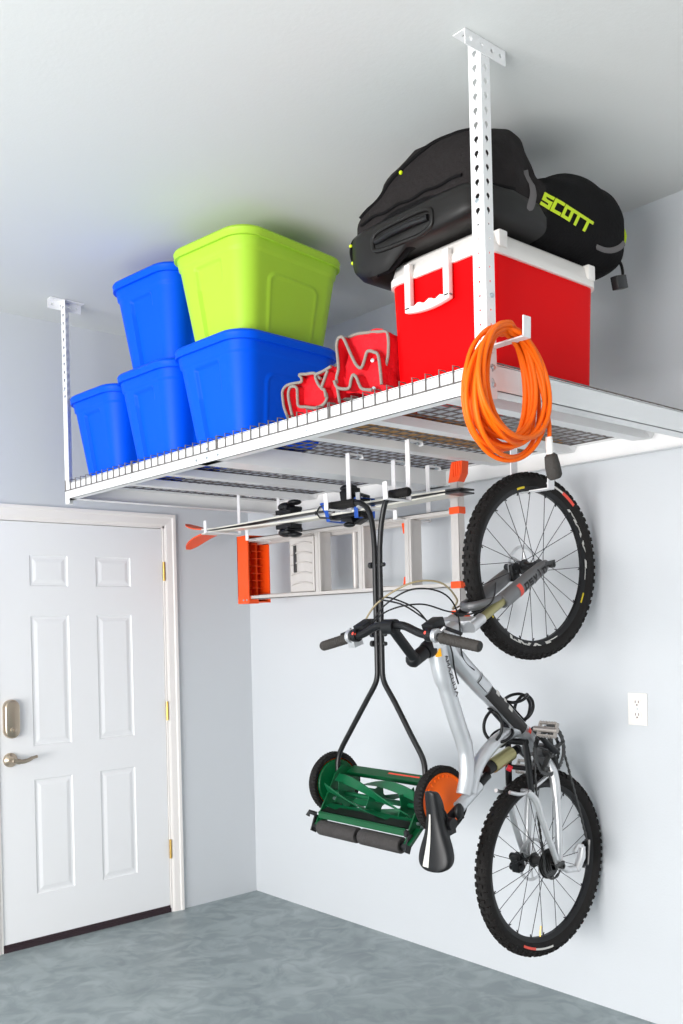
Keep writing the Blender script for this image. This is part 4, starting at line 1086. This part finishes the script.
for i, (m_, r_, pts) in enumerate([
    ('black_plastic', .0028, [(-1.06, BY+.15, 1.50), (-1.03, BY+.10, 1.575), (-.98, BY+.02, 1.625), (-.90, BY-.04, 1.61), (-.84, BY-.05, 1.54), (-.80, BY-.03, 1.40), (-.74, BY-.03, 1.35)]),
    ('black_plastic', .0028, [(-1.06, BY-.15, 1.50), (-1.07, BY-.03, 1.57), (-1.05, BY+.10, 1.595), (-.98, BY+.12, 1.60), (-.90, BY+.08, 1.56), (-.86, BY+.035, 1.48)]),
    ('black_plastic', .0028, [(-1.06, BY+.17, 1.49), (-1.06, BY+.06, 1.555), (-1.0, BY-.03, 1.575), (-.90, BY-.06, 1.55), (-.80, BY-.07, 1.54), (-.70, BY-.08, 1.58), (-.5, BY+.06, 1.66)]),
    ('amber', .0032, [(-1.06, BY+.19, 1.49), (-1.03, BY+.14, 1.58), (-.98, BY+.03, 1.645), (-.90, BY-.03, 1.645), (-.82, BY-.03, 1.59), (-.76, BY+.04, 1.56), (-.6, BY+.08, 1.60), (-.42, BY+.075, 1.68)]),
    ('black_plastic', .0028, [(-1.06, BY-.16, 1.50), (-.99, BY-.13, 1.47), (-.92, BY-.09, 1.42), (-.875, BY-.06, 1.36), (-.83, BY-.036, 1.31)])]):
    mb = MB(); mb.tube(cr(pts, 8), r_, 8); obj('cable', mb, M[m_], bk, smooth=60)
# saddle
mb = MB(); secs = []
ss_ = [(.962, .012, .012), (.955, .022, .024), (.92, .026, .034), (.87, .030, .036), (.82, .042, .038), (.775, .060, .042), (.74, .068, .042), (.717, .062, .036), (.704, .042, .022), (.700, .018, .008)]
for k, (z, hw, dp) in enumerate(cr([(a, b, c) for a, b, c in ss_], 4)):
    x0 = -.950 + .012*math.sin((z-.69)/.27*PI)
    sec = []
    for j in range(24):
        a = 2*PI*j/24; c, s2 = math.cos(a), math.sin(a)
        xx = -.5*dp*c if c > 0 else -1.5*dp*c*(.35+.65*abs(s2)**.5)
        sec.append(V((x0 + dp*.4 + xx, BY + hw*s2, z)))
    secs.append(sec)
mb.loft(secs); sd = obj('saddle', mb, M['black_plastic'], bk, smooth=70)
sbv = BVHTree.FromPolygons([p for p in mb.v], [f for f in mb.f])
def onsad(y, z, off=.0012):
    h = sbv.ray_cast(V((-2, y, z)), V((1, 0, 0))); return (h[0] + V((-off, 0, 0))) if h[0] else V((-.95, y, z))
mb = MB(); vs = []
for k in range(17):
    z = .712 + .175*k/16; w_ = .003 + .011*(1-k/16)**1.2; cyy = BY + .020*(1-k/16)
    vs += [onsad(cyy-w_, z), onsad(cyy+w_, z)]
mb.add(vs, [(2*k, 2*k+1, 2*k+3, 2*k+2) for k in range(16)]); obj('stripe', mb, M['decal_white'], sd, smooth=60, label='pale stripe down the saddle')
mb = MB()
for s_ in (1, -1): mb.tube(cr([(-.925, BY+s_*.020, .92), (-.890, BY+s_*.022, .88), (-.880, BY+s_*.022, .82), (-.89, BY+s_*.03, .75), (-.915, BY+s_*.035, .725)], 5), .0045, 8)
mb.cyl((-.875, BY+.030, .850), (-.875, BY-.040, .850), .020); mb.obox((-.872, BY, .835), (.020, 0, .004), (0, .028, 0), (-.004, 0, .022))
mb.ball((-.835, BY-.030, .885), .020, sc=(1, .6, 1.4)); mb.tube([(-.835, BY-.024, .90), (-.82, BY-.028, .86)], .010, 10)
obj('saddle_clamp', mb, M['black_plastic'], sp_, smooth=50)
# shock, rocker, stays
mb = MB(); mb.tube([(-.655, BY, .998), (-.61, BY, 1.012)], .022, 16); obj('shock_end', mb, M['black_plastic'], bk)
mb = MB(); mb.tube([(-.52, BY, 1.040), (-.485, BY, 1.05)], .016, 14); obj('shock_end', mb, M['black_plastic'], bk)
mb = MB(); mb.tube([(-.62, BY, 1.008), (-.515, BY, 1.042)], .026, 18); sk_ = obj('rear_shock', mb, M['gold'], bk, smooth=50, label='olive gold shock body')
mb = MB(); mb.cyl((-.553, BY-.012, .998), (-.543, BY-.024, .990), .011); obj('shock_dial', mb, M['dial_red'], sk_, label='red dial')
mb = MB()
for s_ in (1, -1):
    mb.tube([(-.480, BY+s_*.038, 1.085), (-.475, BY+s_*.042, 1.03), (-.468, BY+s_*.048, .92), (-.462, BY+s_*.05, .90)], [.012, .016, .015, .012], 10, flat=(1, .6))
mb.cyl((-.480, BY+.045, 1.080), (-.480, BY-.045, 1.080), .012); mb.cyl((-.472, BY+.045, .985), (-.472, BY-.045, .985), .009)
obj('rocker_link', mb, M['black_plastic'], bk, smooth=50)
for s_ in (1, -1):
    e = V((HR.x, HR.y+s_*.072, HR.z))
    mb = MB(); mb.tube(cr([(-.485, BY+s_*.045, .905), (-.455, BY+s_*.060, .870), (-.43, BY+s_*.066, .80), (-.385, BY+s_*.071, .70), e], 5), [.013]*8+[.011]*13, 12); obj('seat_stay', mb, M['polished'], bk, smooth=60)
    mb = MB(); mb.tube(cr([(-.345, BY+s_*.040, 1.00), (-.335, BY+s_*.055, .93), (-.335, BY+s_*.066, .80), (-.338, BY+s_*.070, .70), e + V((.005, 0, .0))], 5), [.018]*8+[.014]*13, 12); obj('chain_stay', mb, M['polished'], bk, smooth=60)
    mb = MB(); mb.tube(cr([(-.565, BY+s_*.030, .912), (-.50, BY+s_*.040, .900), (-.42, BY+s_*.045, .925), (-.34, BY+s_*.042, .955)], 5), .0072, 10); obj('link_arm', mb, M['polished'], bk, smooth=60)
mb = MB(); mb.cyl((-.47, BY+.055, .903), (-.47, BY-.055, .903), .010); obj('link_pivot', mb, M['polished'], bk, smooth=50)
# crankset
CX, CZ, CY = -.368, 1.040, BY-.062
cs = None
mb = MB(); n = 44; pts = []
def ringm(mb, r0, r1, y, th, teeth):
    K = teeth*2 if teeth else 48
    for k in range(K):
        a, b = 2*PI*k/K, 2*PI*(k+1)/K; ra = r1 + (.0035 if teeth and k % 2 else 0)
        mb.obox((0,0,0), (0,0,0), (0,0,0), (0,0,0)) if False else mb.prism([V((CX + r0*math.cos(a), y, CZ + r0*math.sin(a))), V((CX + ra*math.cos(a), y, CZ + ra*math.sin(a))), V((CX + ra*math.cos(b), y, CZ + ra*math.sin(b))), V((CX + r0*math.cos(b), y, CZ + r0*math.sin(b)))], (0, th, 0))
ringm(mb, .078, .090, CY, .003, 44); ringm(mb, .062, .074, CY+.010, .003, 32)
for k in range(5): a = 2*PI*k/5 + .3; mb.tube([(CX, CY-.002, CZ), (CX + .080*math.cos(a), CY-.001, CZ + .080*math.sin(a))], [.016, .009], 8, flat=(.5, 1))
mb.cyl((CX, CY-.012, CZ), (CX, CY+.02, CZ), .024)
cs = obj('chainrings', mb, M['dark_metal'], bk, smooth=30)
mb = MB(); mb.lathe((CX, CY-.012, CZ), (0, -1, 0), [(0, .012), (.003, .011), (.003, 0)], 14); obj('crank_bolt', mb, M['polished'], cs)
pd = V((-.500, 0, 1.135)); dd = V((pd.x-CX, 0, pd.z-CZ))
for s_, y in ((1, CY-.022), (-1, BY+.085)):
    e = V((CX, y, CZ)) + dd*s_ + V((0, -.010*s_, 0))
    mb = MB(); mb.tube([(CX, y, CZ), V((CX, y, CZ)) + dd*s_*.5, e], [.017, .013, .014], 12, flat=(.7, 1)); ca = obj('crank_arm', mb, M['black_plastic'], bk, smooth=50)
    py_ = e.y - s_*.055; pc = V((e.x, py_, e.z)); mb = MB()
    pu = V((.62, 0, -.25)).normalized(); pv = V((.25, 0, .62)).normalized()
    for q in (-1, 1):
        mb.obox(pc + pv*.022*q, pu*.009, V((0, .036, 0)), pv*.003)
        mb.obox(pc + V((0, .034*q, 0)), pu*.008, V((0, .003, 0)), pv*.024)
        for z_ in range(6): mb.obox(pc + pv*.025*q + V((0, -.030+.012*z_, 0)), pu*.011, V((0, .0025, 0)), pv*.003)
    mb.tube([e, V((e.x, py_-s_*.04, e.z))], .010, 10); mb.obox(pc, pu*.008, V((0, .03, 0)), pv*.009)
    obj('pedal', mb, M['pedal'], ca, smooth=0, bevel=.001)
# cassette, derailleur, chain
mb = MB()
for i in range(7):
    r_ = .056 - .0055*i; h0 = -.020 - .0042*i - .014
    ax = V((-.075, -1, 0)).normalized()
    mb.lathe(HR, ax, [(-h0-.001, .02), (-h0-.001, r_), (-h0+.001, r_), (-h0+.001, .02)], 30)
obj('cassette', mb, M['dark_metal'], bk, smooth=30)
dY = HR.y - .078
mb = MB(); mb.tube([(HR.x, dY, HR.z), (-.30, dY-.005, .60), (-.25, dY-.01, .595)], [.014, .013, .012], 10); mb.tube([(-.255, dY-.012, .59), (-.220, dY-.012, .635), (-.212, dY-.012, .672)], [.015, .016, .012], 12, flat=(.8, 1))
mb.tube([(-.212, dY-.012, .672), (-.242, dY-.012, .680), (-.262, dY-.010, .660)], .008, 10)
de = obj('rear_derailleur', mb, M['polished'], bk, smooth=50)
for x, z in ((-.178, .665), (-.190, .610)):
    mb = MB(); mb.cyl((x, dY+.004, z), (x, dY-.006, z), .020, n=22); mb.cyl((x, dY+.008, z), (x, dY-.010, z), .008, n=10); obj('jockey_wheel', mb, M['black_plastic'], de)
mb = MB(); mb.tube([(-.172, dY-.008, .69), (-.185, dY-.008, .60)], [.013, .013], 8, flat=(.3, 1)); obj('derailleur_cage', mb, M['dark_metal'], de)
ch = [V((-.158, dY, .665)), V((-.200, dY+.004, .80)), V((CX+.091, CY+.002, CZ-.02))]
ch += [V((CX + .092*math.cos(a), CY+.002, CZ + .092*math.sin(a))) for a in [PI*k/14 for k in range(0, 15)]]
ch += [V((CX-.091, CY+.002, CZ-.02)), V((-.430, HR.y-.055, .80)), V((HR.x-.052, HR.y-.050, HR.z+.02))]
ch += [V((HR.x + .053*math.cos(a), HR.y-.050, HR.z + .053*math.sin(a))) for a in [PI + PI*.8*k/8 for k in range(1, 9)]] + [V((-.205, dY, .600)), V((-.190, dY, .589)), V((-.172, dY, .60)), V((-.168, dY, .64))]
mb = MB()
C2 = []
for a, b in zip(ch, ch[1:] + ch[:1]):
    L = (b-a).length; m_ = max(1, round(L/.0127))
    for k in range(m_): C2.append(a.lerp(b, k/m_))
for i in range(len(C2)):
    a, b = C2[i], C2[(i+1) % len(C2)]; d_ = (b-a); 
    if d_.length < 1e-4: continue
    up = d_.normalized().cross(V((0,1,0)))
    mb.obox((a+b)/2, d_*.5, V((0, .003 if i % 2 else .0018, 0)), up*(.0042 if i % 2 else .0034))
obj('chain', mb, M['dark_metal'], bk, smooth=0)
# disc calipers
for c in (HR, HF):
    mb = MB(); k = c + V((-.070, .055, .0)) if c is HR else c + V((-.050, .05, -.02))
    mb.obox(k, (.020, 0, .006), (0, .016, 0), (-.006, 0, .030)); mb.cyl(k + V((0, .03, .018)), k + V((0, -.02, .018)), .015); mb.cyl(k + V((0, .03, -.018)), k + V((0, -.02, -.018)), .015); mb.tube([k, k + V((.03, -.005, .01)), k + V((.05, -.005, -.005))], .007, 8)
    obj('brake_caliper', mb, M['black_plastic'], bk, smooth=50, bevel=.003)
for c, w_ in ((HF, fw), (HR, rw)):
    mb = MB(); mb.cyl(c + V((0, -.095, 0)), c + V((0, .09, 0)), .006); mb.cyl(c + V((0, -.078, 0)), c + V((0, -.095, 0)), .011); mb.obox(c + V((-.015, -.090, .008)), (.024, 0, .004), (0, .004, 0), (0, 0, .006)); mb.cyl(c + V((0, .075, 0)), c + V((0, .09, 0)), .011)
    obj('quick_release', mb, M['dark_metal'], w_, smooth=50)
# bottle cages on both faces of the down tube
ddir = (V((-.43, BY, 1.100)) - V((-.74, BY, 1.345))).normalized(); nrm = V((ddir.z, 0, -ddir.x))
if nrm.x > 0: nrm = -nrm
for s_, s0 in ((1, .60), (-1, .72)):
    n_ = nrm*s_; base = V((-.74, BY, 1.345)).lerp(V((-.43, BY, 1.100)), s0)
    mb = MB(); foot = base + n_*.036; ax = foot + n_*.040
    mb.tube([foot - ddir*.065, foot + ddir*.075], .009, 8, flat=(.5, 1.3))
    for sg in (1, -1):
        pts = [foot - ddir*.05]
        for k in range(1, 8):
            a = PI*k/8; pts.append(ax - n_*.040*math.cos(a) + V((0, sg*.040*math.sin(a), 0)) + ddir*(-.05 + .075*k/8))
        pts.append(ax + n_*.040 + ddir*.03)
        mb.tube(cr(pts, 4), .0058, 8)
        pts = [foot + ddir*.07]
        for k in range(1, 8):
            a = PI*k/8; pts.append(ax - n_*.040*math.cos(a) + V((0, sg*.040*math.sin(a), 0)) + ddir*(.07 - .045*k/8))
        pts.append(ax + n_*.040 + ddir*.03)
        mb.tube(cr(pts, 4), .0058, 8)
    mb.tube(cr([foot + ddir*.07, ax - n_*.01 + ddir*.085, ax + n_*.03 + ddir*.07, ax + n_*.040 + ddir*.03], 5), .0058, 8)
    obj('bottle_cage', mb, M['black_plastic'], bk, smooth=60)

# ------------------------------------------------------------------ light, world, camera
def area(name, loc, target, sx, sy_, power, col):
    l = bpy.data.lights.new(name, 'AREA'); l.shape = 'RECTANGLE'; l.size = sx; l.size_y = sy_; l.energy = power; l.color = col
    o = bpy.data.objects.new(name, l); COL.objects.link(o); o.location = loc
    o.rotation_euler = (V(target) - V(loc)).to_track_quat('-Z', 'Y').to_euler(); return o
area('garage_doorway_daylight', (-6.4, -3.1, .95), (0, -2.3, 1.8), 3.9, 1.5, 325, (1.0, .975, .955))
w = bpy.data.worlds.new('World'); bpy.context.scene.world = w; w.use_nodes = True
bg = w.node_tree.nodes['Background']; bg.inputs[0].default_value = (.88, .94, 1.0, 1); bg.inputs[1].default_value = 2.3

cam = bpy.data.cameras.new('Camera'); co = bpy.data.objects.new('Camera', cam); COL.objects.link(co)
Fv = V((0.645288, 0.763939, -0.0005)); Rv = V((0.763716, -0.645114, -0.0237978)); Uv = V((0.0185026, -0.0149745, 0.999717))
mtx = Matrix(((Rv.x, Uv.x, -Fv.x, -3.2156), (Rv.y, Uv.y, -Fv.y, -4.3252), (Rv.z, Uv.z, -Fv.z, 1.5181), (0, 0, 0, 1)))
co.matrix_world = mtx
cam.sensor_fit = 'VERTICAL'; cam.sensor_height = 36; cam.lens = 937.26*36/1024
cam.shift_x = (341.5-308.70)/1024; cam.shift_y = (624.96-512)/1024
cam.clip_start = .05
sc = bpy.context.scene; sc.camera = co
sc.view_settings.view_transform = 'Standard'; sc.view_settings.look = 'None'; sc.view_settings.gamma = 1
sc.view_settings.use_curve_mapping = False; sc.view_settings.exposure = 0.05
